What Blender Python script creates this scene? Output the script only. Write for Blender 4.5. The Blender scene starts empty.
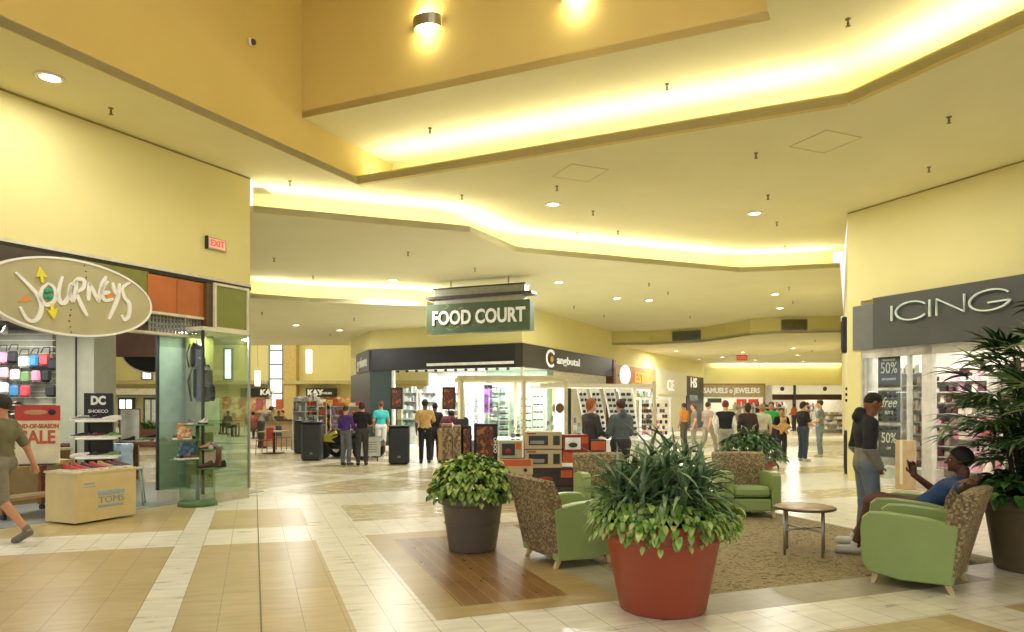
import bpy, math, random
import numpy as np
from mathutils import Vector, Matrix
random.seed(7)
C = bpy.context.scene.collection
PI = math.pi
F, H0, HY, CX = 700.0, 1.65, 404.0, 512.0      # lens in pixels, eye height, horizon row, centre column

def G(px, py, z=0.0):
    """the point of the horizontal plane z that the photo shows at a pixel"""
    Y = (H0 - z) * F / (py - HY)
    return ((px - CX) / F * Y, Y, z)
def W(px, py, Y):
    return ((px - CX) / F * Y, Y, H0 - (py - HY) / F * Y)
def X_at(px, Y): return (px - CX) / F * Y

# ---------------------------------------------------------------- materials
def lin(c):
    if isinstance(c, str):
        c = [int(c[i:i+2], 16) / 255 for i in (0, 2, 4)]
        c = [x / 12.92 if x <= .04045 else ((x + .055) / 1.055) ** 2.4 for x in c]
    return (c[0], c[1], c[2], 1)
MATS = {}
def mat(name, col, rough=.6, metal=0., var=.06, scale=6., emit=0, alpha=1, trans=0, bump=0, coat=0, spec=None):
    if name in MATS: return MATS[name]
    m = bpy.data.materials.new(name); m.use_nodes = True
    nt = m.node_tree; b = nt.nodes['Principled BSDF']
    c = lin(col)
    b.inputs['Roughness'].default_value = rough
    b.inputs['Metallic'].default_value = metal
    if coat: b.inputs['Coat Weight'].default_value = coat; b.inputs['Coat Roughness'].default_value = .15
    if spec is not None: b.inputs['Specular IOR Level'].default_value = spec
    tc = nt.nodes.new('ShaderNodeTexCoord'); n = nt.nodes.new('ShaderNodeTexNoise')
    n.inputs['Scale'].default_value = scale; n.inputs['Detail'].default_value = 3
    nt.links.new(tc.outputs['Object'], n.inputs['Vector'])
    r = nt.nodes.new('ShaderNodeValToRGB')
    lo = [max(0, x * (1 - var * 2)) for x in c[:3]] + [1]; hi = [min(1, x * (1 + var * 2)) for x in c[:3]] + [1]
    r.color_ramp.elements[0].position = .3; r.color_ramp.elements[1].position = .7
    r.color_ramp.elements[0].color = lo; r.color_ramp.elements[1].color = hi
    nt.links.new(n.outputs['Fac'], r.inputs['Fac']); nt.links.new(r.outputs['Color'], b.inputs['Base Color'])
    if emit:
        b.inputs['Emission Color'].default_value = c; b.inputs['Emission Strength'].default_value = emit
    if trans: b.inputs['Transmission Weight'].default_value = trans; b.inputs['IOR'].default_value = 1.45
    if alpha < 1: b.inputs['Alpha'].default_value = alpha
    if bump:
        bp = nt.nodes.new('ShaderNodeBump'); bp.inputs['Strength'].default_value = bump; bp.inputs['Distance'].default_value = .02
        nt.links.new(n.outputs['Fac'], bp.inputs['Height']); nt.links.new(bp.outputs['Normal'], b.inputs['Normal'])
    MATS[name] = m; return m
def glass(name, tint='DDEEE4', a=.12):
    """thin shop glass: mostly clear, with a reflection"""
    if name in MATS: return MATS[name]
    m = bpy.data.materials.new(name); m.use_nodes = True; nt = m.node_tree
    out = nt.nodes['Material Output']; nt.nodes.remove(nt.nodes['Principled BSDF'])
    t = nt.nodes.new('ShaderNodeBsdfTransparent'); t.inputs['Color'].default_value = lin(tint)
    g = nt.nodes.new('ShaderNodeBsdfGlossy'); g.inputs['Roughness'].default_value = .03
    n = nt.nodes.new('ShaderNodeTexNoise'); n.inputs['Scale'].default_value = 2
    mm = nt.nodes.new('ShaderNodeMapRange'); mm.inputs['To Min'].default_value = a * .8; mm.inputs['To Max'].default_value = a * 1.2
    x = nt.nodes.new('ShaderNodeMixShader')
    nt.links.new(n.outputs['Fac'], mm.inputs['Value']); nt.links.new(mm.outputs['Result'], x.inputs['Fac'])
    nt.links.new(t.outputs[0], x.inputs[1]); nt.links.new(g.outputs[0], x.inputs[2]); nt.links.new(x.outputs[0], out.inputs[0])
    MATS[name] = m; return m
def ramp_mat(name, cols, rough=.7, kind='noise', scale=5., vec='Object', bump=0, stretch=None, distort=0):
    """several flat colours laid out by a procedural texture"""
    if name in MATS: return MATS[name]
    m = bpy.data.materials.new(name); m.use_nodes = True; nt = m.node_tree; b = nt.nodes['Principled BSDF']
    tc = nt.nodes.new('ShaderNodeTexCoord'); src = tc.outputs[vec]
    if stretch:
        mp = nt.nodes.new('ShaderNodeMapping'); mp.inputs['Scale'].default_value = stretch
        nt.links.new(src, mp.inputs['Vector']); src = mp.outputs['Vector']
    if kind == 'noise':
        n = nt.nodes.new('ShaderNodeTexNoise'); n.inputs['Detail'].default_value = 4; n.inputs['Distortion'].default_value = distort; o = n.outputs['Fac']
    elif kind == 'cells':
        n = nt.nodes.new('ShaderNodeTexVoronoi'); n.distance = 'CHEBYCHEV'; n.inputs['Randomness'].default_value = .45
        s = nt.nodes.new('ShaderNodeSeparateColor'); nt.links.new(n.outputs['Color'], s.inputs[0]); o = s.outputs[0]
    elif kind == 'round':
        n = nt.nodes.new('ShaderNodeTexVoronoi'); o = n.outputs['Distance']
    n.inputs['Scale'].default_value = scale
    nt.links.new(src, n.inputs['Vector'])
    r = nt.nodes.new('ShaderNodeValToRGB'); cr = r.color_ramp
    k = len(cols); a, z = (.3, .7) if kind == 'noise' else (0, 1)
    cr.interpolation = 'LINEAR' if kind == 'noise' else 'CONSTANT'
    for i, c in enumerate(cols):
        e = cr.elements[i] if i < 2 else cr.elements.new(.5)
    for i, c in enumerate(cols):
        pass
    cr.elements[0].position = a; cr.elements[0].color = lin(cols[0])
    poss = [a + (z - a) * i / max(1, (k - 1 if kind == 'noise' else k)) for i in range(k)]
    els = sorted(cr.elements, key=lambda e: e.position)
    for i in range(len(els)): els[i].position = poss[i]
    for i, c in enumerate(cols): cr.elements[i].color = lin(c)
    nt.links.new(o, r.inputs['Fac']); nt.links.new(r.outputs['Color'], b.inputs['Base Color'])
    b.inputs['Roughness'].default_value = rough
    if bump:
        bp = nt.nodes.new('ShaderNodeBump'); bp.inputs['Strength'].default_value = bump; bp.inputs['Distance'].default_value = .01
        nt.links.new(o, bp.inputs['Height']); nt.links.new(bp.outputs['Normal'], b.inputs['Normal'])
    MATS[name] = m; return m

# ---------------------------------------------------------------- mesh builder
class MB:
    def __init__(s): s.v = []; s.f = []; s.mi = []; s.sm = []
    def add(s, vs, fs, mi=0, sm=False):
        o = len(s.v); s.v += [tuple(v) for v in vs]
        for f in fs: s.f.append([i + o for i in f]); s.mi.append(mi); s.sm.append(sm)
        return s
    def box(s, c, d, rz=0, mi=0, rx=0, ry=0, bev=0):
        x, y, z = [k / 2 for k in d]
        M = Matrix.Translation(c) @ Matrix.Rotation(rz, 4, 'Z') @ Matrix.Rotation(ry, 4, 'Y') @ Matrix.Rotation(rx, 4, 'X')
        if bev <= 0:
            vs = [(-x,-y,-z),(x,-y,-z),(x,y,-z),(-x,y,-z),(-x,-y,z),(x,-y,z),(x,y,z),(-x,y,z)]
            fs = [(3,2,1,0),(4,5,6,7),(0,1,5,4),(1,2,6,5),(2,3,7,6),(3,0,4,7)]
        else:
            b = min(bev, x * .9, y * .9, z * .9); vs = []; fs = []
            rings = [(-z, b), (-z + b, 0), (z - b, 0), (z, b)]
            for zz, ins in rings:
                X, Y = x - ins, y - ins; k = b if ins == 0 else b * .6
                vs += [(-X+k,-Y,zz),(X-k,-Y,zz),(X,-Y+k,zz),(X,Y-k,zz),(X-k,Y,zz),(-X+k,Y,zz),(-X,Y-k,zz),(-X,-Y+k,zz)]
            for r in range(3):
                for i in range(8):
                    j = (i + 1) % 8; fs.append((r*8+i, r*8+j, r*8+8+j, r*8+8+i))
            fs.append(tuple(range(7, -1, -1))); fs.append(tuple(range(24, 32)))
        return s.add([M @ Vector(v) for v in vs], fs, mi)
    def b2(s, x0, x1, y0, y1, z0, z1, mi=0, bev=0):
        return s.box(((x0+x1)/2, (y0+y1)/2, (z0+z1)/2), (abs(x1-x0), abs(y1-y0), abs(z1-z0)), mi=mi, bev=bev)
    def prism(s, poly, z0, z1, mi=0):
        n = len(poly); a = sum(poly[i][0]*poly[(i+1)%n][1]-poly[(i+1)%n][0]*poly[i][1] for i in range(n))
        if a < 0: poly = poly[::-1]
        vs = [(p[0], p[1], z0) for p in poly] + [(p[0], p[1], z1) for p in poly]
        fs = [tuple(range(n-1, -1, -1)), tuple(range(n, 2*n))] + [(i, (i+1)%n, n+(i+1)%n, n+i) for i in range(n)]
        return s.add(vs, fs, mi)
    def tube(s, pts, r, n=8, mi=0, cap=True, flat=None, sm=True):
        pts = [Vector(p) for p in pts]; rs = r if isinstance(r, (list, tuple)) else [r] * len(pts)
        vs = []; fs = []
        t0 = (pts[1] - pts[0]).normalized(); up = Vector((0, 0, 1)) if abs(t0.z) < .9 else Vector((1, 0, 0))
        a = t0.cross(up).normalized()
        for i, p in enumerate(pts):
            t = (pts[min(i+1, len(pts)-1)] - pts[max(i-1, 0)]).normalized()
            a = (a - t * a.dot(t)).normalized(); b = t.cross(a)
            for k in range(n):
                q = 2 * PI * k / n; vs.append(p + a * (math.cos(q) * rs[i]) + b * (math.sin(q) * rs[i] * (flat or 1)))
        for i in range(len(pts) - 1):
            for k in range(n):
                l = (k + 1) % n; fs.append((i*n+k, i*n+l, (i+1)*n+l, (i+1)*n+k))
        s.add(vs, fs, mi, sm)
        if cap:
            m = len(pts) - 1; o = len(s.v) - len(vs)
            s.f.append([o + k for k in range(n-1, -1, -1)]); s.mi.append(mi); s.sm.append(False)
            s.f.append([o + m*n + k for k in range(n)]); s.mi.append(mi); s.sm.append(False)
        return s
    def lathe(s, prof, c=(0,0,0), n=32, mi=0, sy=1, sm=True):
        vs = []; fs = []
        for r, z in prof:
            for k in range(n):
                q = 2*PI*k/n; vs.append((c[0]+r*math.cos(q), c[1]+r*sy*math.sin(q), c[2]+z))
        for i in range(len(prof)-1):
            for k in range(n):
                l = (k+1)%n; fs.append((i*n+k, i*n+l, (i+1)*n+l, (i+1)*n+k))
        return s.add(vs, fs, mi, sm)
    def cyl(s, c, r, h, n=16, mi=0, r2=None):
        return s.lathe([(0.0001, 0), (r, 0), (r if r2 is None else r2, h), (0.0001, h)], c, n, mi, sm=False)
    def ball(s, c, r, n=12, mi=0):
        R = r if isinstance(r, (tuple, list)) else (r, r, r); vs = []; fs = []
        m = n // 2
        for i in range(m + 1):
            th = PI * i / m
            for k in range(n):
                q = 2*PI*k/n; vs.append((c[0]+R[0]*math.sin(th)*math.cos(q), c[1]+R[1]*math.sin(th)*math.sin(q), c[2]-R[2]*math.cos(th)))
        for i in range(m):
            for k in range(n):
                l = (k+1)%n; fs.append((i*n+k, i*n+l, (i+1)*n+l, (i+1)*n+k))
        return s.add(vs, fs, mi, True)
    def ribbon(s, pts, w, y, d=.03, mi=0):
        """flat stroke in the XZ plane (front at y, depth d): lettering"""
        P = [Vector((p[0], 0, p[1])) for p in pts]; n = len(P); ws = w if isinstance(w, (list, tuple)) else [w]*n
        vs = []
        for i in range(n):
            t = (P[min(i+1, n-1)] - P[max(i-1, 0)]); t.normalize(); q = Vector((-t.z, 0, t.x)) * ws[i] / 2
            for a in (P[i] + q, P[i] - q):
                vs.append((a.x, y, a.z)); vs.append((a.x, y + d, a.z))
        fs = []
        for i in range(n-1):
            o = 4*i; fs += [(o, o+2, o+6, o+4), (o+1, o+5, o+7, o+3), (o, o+4, o+5, o+1), (o+2, o+3, o+7, o+6)]
        fs += [(0, 1, 3, 2), (4*n-4, 4*n-2, 4*n-1, 4*n-3)]
        return s.add(vs, fs, mi)
    def build(s, name, m, parent=None, loc=None, rz=None, smooth=False):
        me = bpy.data.meshes.new(name); me.from_pydata(s.v, [], s.f)
        for x in (m if isinstance(m, (list, tuple)) else [m]): me.materials.append(x)
        me.polygons.foreach_set('material_index', s.mi)
        me.polygons.foreach_set('use_smooth', [True]*len(s.f) if smooth else s.sm); me.update()
        o = bpy.data.objects.new(name, me); C.objects.link(o)
        if parent: o.parent = parent
        if loc: o.location = loc
        if rz is not None: o.rotation_euler = (0, 0, rz)
        return o
def tag(o, label=None, cat=None, group=None, kind=None):
    if label: o['label'] = label
    if cat: o['category'] = cat
    if group: o['group'] = group
    if kind: o['kind'] = kind
    return o
def thing(name, label, cat, loc=(0,0,0), rz=0, group=None):
    o = bpy.data.objects.new(name, None); C.objects.link(o); o.empty_display_size = .1
    o.location = loc; o.rotation_euler = (0, 0, rz); return tag(o, label, cat, group)
def struct(name, mb, m, loc=None, rz=None):
    o = mb.build(name, m, None, loc, rz); o['kind'] = 'structure'; return o
def kids(o): return [c for c in bpy.data.objects if c.parent == o]
KID = {}
def dup(root, loc, rz=None, label=None, group=None, scale=None, mats=None):
    if root not in KID: KID[root] = [(c, kids(c)) for c in kids(root)]
    def cp(o, par):
        c = o.copy(); C.objects.link(c); c.parent = par
        if mats and c.data and o.data.materials and o.data.materials[0].name in mats:
            c.data = o.data.copy()
            for i, mm in enumerate(o.data.materials):
                if mm.name in mats: c.data.materials[i] = mats[mm.name]
        return c
    r = cp(root, None); r.location = loc
    if rz is not None: r.rotation_euler = (0, 0, rz)
    if scale: r.scale = (scale,)*3 if not isinstance(scale, tuple) else scale
    if label: r['label'] = label
    if group: r['group'] = group
    for ch, gs in KID[root]:
        c = cp(ch, r)
        for g in gs: cp(g, c)
    return r
def text(name, body, size, m, parent, loc, depth=.01, offset=0, sx=1, rz=0, align='CENTER', spacing=1, shear=0):
    cu = bpy.data.curves.new(name, 'FONT'); cu.body = body; cu.size = size; cu.extrude = depth; cu.offset = offset
    cu.align_x = align; cu.align_y = 'CENTER'; cu.space_character = spacing; cu.shear = shear; cu.resolution_u = 3
    t = bpy.data.objects.new(name, cu); C.objects.link(t)
    dg = bpy.context.evaluated_depsgraph_get(); me = bpy.data.meshes.new_from_object(t.evaluated_get(dg))
    bpy.data.objects.remove(t)
    Mx = Matrix.Translation(loc) @ Matrix.Rotation(rz, 4, 'Z') @ Matrix.Rotation(PI/2, 4, 'X') @ Matrix.Diagonal((sx, 1, 1, 1))
    me.transform(Mx); me.materials.clear(); me.materials.append(m)
    o = bpy.data.objects.new(name, me); C.objects.link(o); o.parent = parent; return o
class Frame:
    """a wall line: x runs along it (left to right seen from the mall), y into the shop"""
    def __init__(s, o, d):
        L = math.hypot(*d); s.o = o; s.d = (d[0]/L, d[1]/L); s.a = math.atan2(d[1], d[0])
    def w(s, x, y=0, z=0): return (s.o[0] + s.d[0]*x - s.d[1]*y, s.o[1] + s.d[1]*x + s.d[0]*y, z)
    def s_(s, px, y=0):
        """x along the line (at depth y) seen in photo column px"""
        k = (px - CX) / F; o = s.w(0, y)
        return (k * o[1] - o[0]) / (s.d[0] - k * s.d[1])
    def z_(s, px, py, y=0):
        p = s.w(s.s_(px, y), y); return H0 - (py - HY) / F * p[1]
    def struct(s, name, mb, m): return struct(name, mb, m, (s.o[0], s.o[1], 0), s.a)
    def thing(s, name, label, cat, x, y=0, z=0, rz=0, group=None): return thing(name, label, cat, s.w(x, y, z), s.a + rz, group)
J = Frame((-6.72, 9.19), (.4626, .8866))       # shoe shop on the left
I = Frame((7.30, 15.2), (.393, -.92))          # accessory shop on the right
K = Frame((-5.7, 28.1), (6.06, -3.0))          # corner shop, left face
R = Frame((.36, 25.1), (4.64, 9.4))            # corner shop and its row, right face
R2 = Frame((5.0, 34.5), (8.5, 15.0))
e1 = (.423, .906); e2 = (.906, -.423)
def area(name, loc, size, power, col=(1,.96,.86), rot=(0,0,0), shape='RECTANGLE', sy=None, spread=None):
    l = bpy.data.lights.new(name, 'AREA'); l.energy = power; l.color = col; l.shape = shape; l.size = size
    if sy: l.size_y = sy
    if spread: l.spread = spread
    o = bpy.data.objects.new(name, l); C.objects.link(o); o.location = loc; o.rotation_euler = rot; return o

# ---------------------------------------------------------------- palette
wallY = mat('wall_yellow_paint', 'E2D795', .75, var=.01, scale=1.2)
ceilY = mat('ceiling_cream_paint', 'E4DBA6', .8, var=.012, scale=1)
ceil2 = mat('ceiling_pale_paint', 'E2DCB4', .8, var=.012, scale=1)
pitY = mat('deep_yellow_paint', 'D8C070', .75, var=.015, scale=1)
white = mat('white_paint', 'EDEBE2', .5, var=.01)
offw = mat('cream_trim', 'DAD3B4', .5, var=.02)
black = mat('black_satin', '16171A', .4, var=.1)
dark = mat('charcoal', '2B2C2C', .55, var=.08)
dgrey = mat('dark_grey', '3E403E', .6, var=.06)
grey = mat('mid_grey', '8C8D86', .5, var=.05)
steel = mat('brushed_steel', 'AFAFA8', .3, .9, .03)
chrome = mat('chrome', 'C9C9C4', .15, 1, .02)
# ================================================================ floor
def floor_mats():
    out = {}
    def tile(name, c1, c2, rough, bw=.305, rh=.61, mortar=.0035, mc='8B8468', swap=False, planks=False, off=0):
        m = bpy.data.materials.new(name); m.use_nodes = True; nt = m.node_tree; b = nt.nodes['Principled BSDF']
        uv = nt.nodes.new('ShaderNodeUVMap'); br = nt.nodes.new('ShaderNodeTexBrick'); br.offset = off; br.squash = 1
        mp = nt.nodes.new('ShaderNodeMapping'); mp.inputs['Location'].default_value = (-.05, .28, 0)
        if planks: mp.inputs['Rotation'].default_value = (0, 0, PI/2)
        nt.links.new(uv.outputs[0], mp.inputs['Vector']); nt.links.new(mp.outputs[0], br.inputs['Vector'])
        br.inputs['Scale'].default_value = 1; br.inputs['Brick Width'].default_value = bw; br.inputs['Row Height'].default_value = rh
        br.inputs['Mortar Size'].default_value = mortar; br.inputs['Mortar Smooth'].default_value = .2; br.inputs['Bias'].default_value = 0
        br.inputs['Color1'].default_value = lin(c1); br.inputs['Color2'].default_value = lin(c2); br.inputs['Mortar'].default_value = lin(mc)
        n = nt.nodes.new('ShaderNodeTexNoise'); n.inputs['Scale'].default_value = 3; n.inputs['Detail'].default_value = 6
        m2 = nt.nodes.new('ShaderNodeMapping'); m2.inputs['Scale'].default_value = (6, 1.2, 1) if planks else (1, 4, 1)
        nt.links.new(uv.outputs[0], m2.inputs['Vector']); nt.links.new(m2.outputs[0], n.inputs['Vector'])
        mx = nt.nodes.new('ShaderNodeMix'); mx.data_type = 'RGBA'; mx.blend_type = 'MULTIPLY'
        r = nt.nodes.new('ShaderNodeValToRGB'); r.color_ramp.elements[0].color = (.72,.70,.66,1) if planks else (.88,.87,.84,1); r.color_ramp.elements[1].color = (1.1,1.1,1.1,1)
        r.color_ramp.elements[0].position = .3; r.color_ramp.elements[1].position = .65
        nt.links.new(n.outputs['Fac'], r.inputs['Fac']); mx.inputs['Factor'].default_value = 1
        nt.links.new(br.outputs['Color'], mx.inputs['A']); nt.links.new(r.outputs['Color'], mx.inputs['B'])
        nt.links.new(mx.outputs['Result'], b.inputs['Base Color']); b.inputs['Roughness'].default_value = rough
        mr = nt.nodes.new('ShaderNodeMapRange'); mr.inputs['To Min'].default_value = rough - .05; mr.inputs['To Max'].default_value = rough + .08
        nt.links.new(n.outputs['Fac'], mr.inputs['Value']); nt.links.new(mr.outputs['Result'], b.inputs['Roughness'])
        out[name] = m; return m
    tile('tile_cream', 'DEDAC8', 'D7D2BE', .28)
    tile('tile_tan', 'BBA878', 'B09C6A', .3, mc='8A7A50')
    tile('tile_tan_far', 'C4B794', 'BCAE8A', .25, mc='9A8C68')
    tile('tile_grey', 'A39C82', '9A937A', .35, mc='7C7662')
    tile('wood_light', 'AD9868', 'A38D5E', .3, bw=.61, rh=.305, mc='8A7040', planks=False)
    tile('wood_dark', '8E6B3E', '7C5A32', .28, bw=1.6, rh=.135, mc='B0905C', planks=True, mortar=.005, off=.37)
    tile('store_floor', '8E948E', '868C88', .3, bw=1.2, rh=.2, mc='707672')
    # crossing pale bands over the tan tile of the middle distance
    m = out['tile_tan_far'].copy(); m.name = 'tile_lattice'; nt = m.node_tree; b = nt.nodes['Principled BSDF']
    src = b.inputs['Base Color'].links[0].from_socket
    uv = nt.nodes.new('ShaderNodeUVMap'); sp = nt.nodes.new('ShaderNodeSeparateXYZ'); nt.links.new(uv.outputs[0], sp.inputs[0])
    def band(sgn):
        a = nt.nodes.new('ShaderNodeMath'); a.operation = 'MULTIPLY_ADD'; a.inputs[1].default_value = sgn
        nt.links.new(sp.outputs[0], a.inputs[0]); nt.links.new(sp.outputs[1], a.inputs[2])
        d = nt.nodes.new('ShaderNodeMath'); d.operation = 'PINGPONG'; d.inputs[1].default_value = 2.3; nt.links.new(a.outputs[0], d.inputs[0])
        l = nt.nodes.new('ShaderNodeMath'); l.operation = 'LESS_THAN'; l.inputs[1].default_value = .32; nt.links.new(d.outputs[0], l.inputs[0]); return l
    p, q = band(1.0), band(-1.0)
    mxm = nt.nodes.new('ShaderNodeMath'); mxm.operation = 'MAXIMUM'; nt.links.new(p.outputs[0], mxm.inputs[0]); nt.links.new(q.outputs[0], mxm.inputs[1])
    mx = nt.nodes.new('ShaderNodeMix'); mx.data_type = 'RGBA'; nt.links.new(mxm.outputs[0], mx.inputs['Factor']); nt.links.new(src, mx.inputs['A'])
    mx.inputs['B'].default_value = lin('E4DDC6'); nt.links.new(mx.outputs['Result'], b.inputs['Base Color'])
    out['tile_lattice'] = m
    out['carpet'] = ramp_mat('carpet_weave', ['554A34', '857655', 'A3946E', '6A5E42'], .95, 'noise', 9, distort=2.5, bump=.4)
    return out
FM = floor_mats(); order = ['tile_cream', 'tile_tan', 'tile_tan_far', 'tile_grey', 'wood_light', 'wood_dark', 'store_floor', 'tile_lattice', 'carpet']
rects = [  # u0,u1,v0,v1,material ; later ones lie over earlier ones
    (-60, 60, -12, 80, 'tile_cream'),
    (-40, -.86, -12, 8.75, 'tile_tan'), (-40, -.86, 9.85, 12.6, 'tile_tan'),
    (-.56, .70, -12, 8.72, 'tile_tan'), (-.56, .70, 9.8, 11.55, 'tile_tan'),
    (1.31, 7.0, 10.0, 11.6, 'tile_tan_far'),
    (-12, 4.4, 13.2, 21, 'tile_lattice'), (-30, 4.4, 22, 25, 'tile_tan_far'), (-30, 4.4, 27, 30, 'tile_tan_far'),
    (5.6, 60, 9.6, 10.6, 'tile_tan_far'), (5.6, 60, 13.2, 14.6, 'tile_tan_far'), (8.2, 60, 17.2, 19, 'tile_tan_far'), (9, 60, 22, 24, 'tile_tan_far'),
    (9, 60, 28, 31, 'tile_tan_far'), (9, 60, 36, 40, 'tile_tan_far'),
    (1.31, 2.92, 5.21, 8.9, 'wood_light'), (1.59, 2.56, 5.5, 8.5, 'wood_dark'),
    (2.92, 6.5, 4.6, 9.2, 'tile_grey'), (6.5, 7.45, 5.1, 9.2, 'tile_grey'), (3.3, 7.42, 5.1, 8.95, 'carpet'),
    (2.4, 5.13, -4, 3.97, 'tile_tan'), (5.72, 12, -4, 3.97, 'tile_tan')]
us = sorted({r[0] for r in rects} | {r[1] for r in rects} | {1.3}); vs_ = sorted({r[2] for r in rects} | {r[3] for r in rects})
def shear(u, v): return v - .1 * (u - 1.3) if -8 < u < 1.3 else (v + .93 if u <= -8 else v)
me_v = []; me_f = []; mi = []; uvs = []
for a in range(len(us)-1):
    for b in range(len(vs_)-1):
        uc, vc = (us[a]+us[a+1])/2, (vs_[b]+vs_[b+1])/2; k = 0
        for r in rects:
            if r[0] <= uc <= r[1] and r[2] <= vc <= r[3]: k = order.index(r[4])
        o = len(me_v)
        for u, v in ((us[a], vs_[b]), (us[a+1], vs_[b]), (us[a+1], vs_[b+1]), (us[a], vs_[b+1])):
            me_v.append((u, shear(u, v), 0)); uvs.append((u, v))
        me_f.append((o, o+1, o+2, o+3)); mi.append(k)
ang1 = math.atan2(258, 700)
fm = bpy.data.meshes.new('floor'); fm.from_pydata(me_v, [], me_f)
for k in order: fm.materials.append(FM[k])
fm.polygons.foreach_set('material_index', mi)
uvl = fm.uv_layers.new(name='UVMap')
for i, l in enumerate(fm.loops): uvl.data[i].uv = uvs[l.vertex_index]
floor = bpy.data.objects.new('floor', fm); C.objects.link(floor); floor.rotation_euler = (0, 0, ang1); floor['kind'] = 'structure'
# rotate: local x must run along d2 = (cos, sin) of +20.2 deg
m = MB(); m.box((.05, 8, .0035), (.012, 19, .006)); struct('trim_1', m, mat('floor_joint', '6A5E3C', .5), (0, 0, 0), ang1)
# shop floors
def UVp(u, v): return (u*math.cos(ang1) - v*math.sin(ang1), u*math.sin(ang1) + v*math.cos(ang1))
def flat_uv(o):
    me = o.data; uvl = me.uv_layers.new(name='UVMap')
    for i, l in enumerate(me.loops): co = me.vertices[l.vertex_index].co; uvl.data[i].uv = (co.x, co.y)
m = MB(); m.b2(-9, 4.5, .05, 9, 0, .008); flat_uv(J.struct('floor', m, FM['store_floor']))
m = MB(); m.b2(0, 9, .15, 7, 0, .008); I.struct('floor', m, mat('white_shop_floor', 'E0DBCC', .25))

# ================================================================ ceilings
Z0, Z1, Z2, Z3, Z4, ZP = 5.8, 6.5, 5.2, 4.6, 4.55, 9.4
def plane(name, poly, z, m, t=.12): mb = MB(); mb.prism(poly, z, z + t); return struct(name, mb, m)
def vwall(name, pts, z0, z1, m, t=.1, side=1):
    """upright strip along a polyline, thickness t to the given side"""
    mb = MB(); off = offset(pts, t * side); n = len(pts)
    for i in range(n-1):
        mb.prism([pts[i], pts[i+1], off[i+1], off[i]], z0, z1)
    return struct(name, mb, m)
def offset(pts, d):
    out = []
    for i in range(len(pts)):
        ns = []
        for a, b in ((i-1, i), (i, i+1)):
            if a >= 0 and b < len(pts):
                dx, dy = pts[b][0]-pts[a][0], pts[b][1]-pts[a][1]; L = math.hypot(dx, dy); ns.append((-dy/L, dx/L))
        nx, ny = sum(n[0] for n in ns)/len(ns), sum(n[1] for n in ns)/len(ns)
        L = math.hypot(nx, ny); nx, ny = nx/L, ny/L; c = nx*ns[0][0]+ny*ns[0][1]
        out.append((pts[i][0]+nx*d/c, pts[i][1]+ny*d/c))
    return out
YB = -1.5
def along(p, d, Y): t = (Y - p[1]) / d[1]; return (p[0] + d[0]*t, Y)
L1a = (-2.92, 13.2); L1d = (-.44, -.9); L2b = (4.63, 9.65); L3d = (.42, -.9)
L1end = along(L1a, L1d, YB); L3end = along(L2b, L3d, YB)
lips = [L1end, L1a, L2b, L3end]
jd = (J.d[0], J.d[1]); LWb = along(J.o, jd, YB); LWc = J.w(4.13)[:2]
RWc = (7.30, 15.2); RWb = along(RWc, (.393, -.92), YB)
lip2 = [G(258, 213, Z2)[:2], G(470, 232, Z2)[:2], G(517, 252, Z2)[:2], G(740, 272, Z2)[:2], (8.56, 18.27)]
lip2[0] = (LWc[0] + .02, LWc[1] + .12)
bk2 = offset(lip2, .85)
RWe = (7.3 + .467*14.2, 15.2 + 14.2 - .15)
# level above the meeting place: split the ring round the opening into convex-ish pieces
plane('ceiling', [LWb, LWc, (LWc[0]+.1, LWc[1]+1.3), bk2[0], bk2[1], bk2[2], L1a, L1end], Z0, ceilY)
plane('ceiling', [L1a, bk2[2], bk2[3], L2b], Z0, ceilY)
plane('ceiling', [L2b, bk2[3], bk2[4], (9.0, 19.0), RWc, RWb, L3end], Z0, ceilY)
# raised opening
U = offset([L1a, L2b, L3end], 1.0); L1e2 = (L1a[0] + .44*1.12, L1a[1] + .9*1.12)
U[0] = L1e2
A_ = (-3.56, 11.88); B_ = (3.26, 8.84); Bb = along(B_, L1d, YB)
plane('ceiling', [A_, L1e2, U[1], B_], Z1, ceilY)
plane('ceiling', [B_, U[1], U[2], Bb], Z1, ceilY)
m = MB(); off = offset([L1end, L1e2], .025); m.prism([L1end, L1e2, off[1], off[0]], Z0 - .003, ZP); struct('wall_opening_left', m, pitY)
mb = MB(); mb.prism([L1a, L2b, offset([L1a, L2b], .1)[1], offset([L1a, L2b], .1)[0]], Z0 - .005, Z0 + .15)
o3 = offset([L2b, L3end], .1); mb.prism([L2b, L3end, o3[1], o3[0]], Z0 - .005, Z0 + .15); struct('trim_2', mb, pitY)
mb = MB(); uu = [L1e2, U[1], U[2]]; u2 = offset(uu, .1)
for i in range(2): mb.prism([uu[i], uu[i+1], u2[i+1], u2[i]], Z0 + .1, Z1 + .1)
struct('wall_cove_near', mb, wallY)
mb = MB(); p2 = offset([A_, B_], .02); mb.prism([A_, B_, p2[1], p2[0]], Z1 + .001, ZP); struct('wall_well_far', mb, pitY)
mb = MB(); p2 = offset([B_, Bb], .02); mb.prism([B_, Bb, p2[1], p2[0]], Z1 + .001, ZP); struct('wall_well_right', mb, pitY)
plane('ceiling', [A_, B_, Bb, L1end], ZP, pitY)
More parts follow.
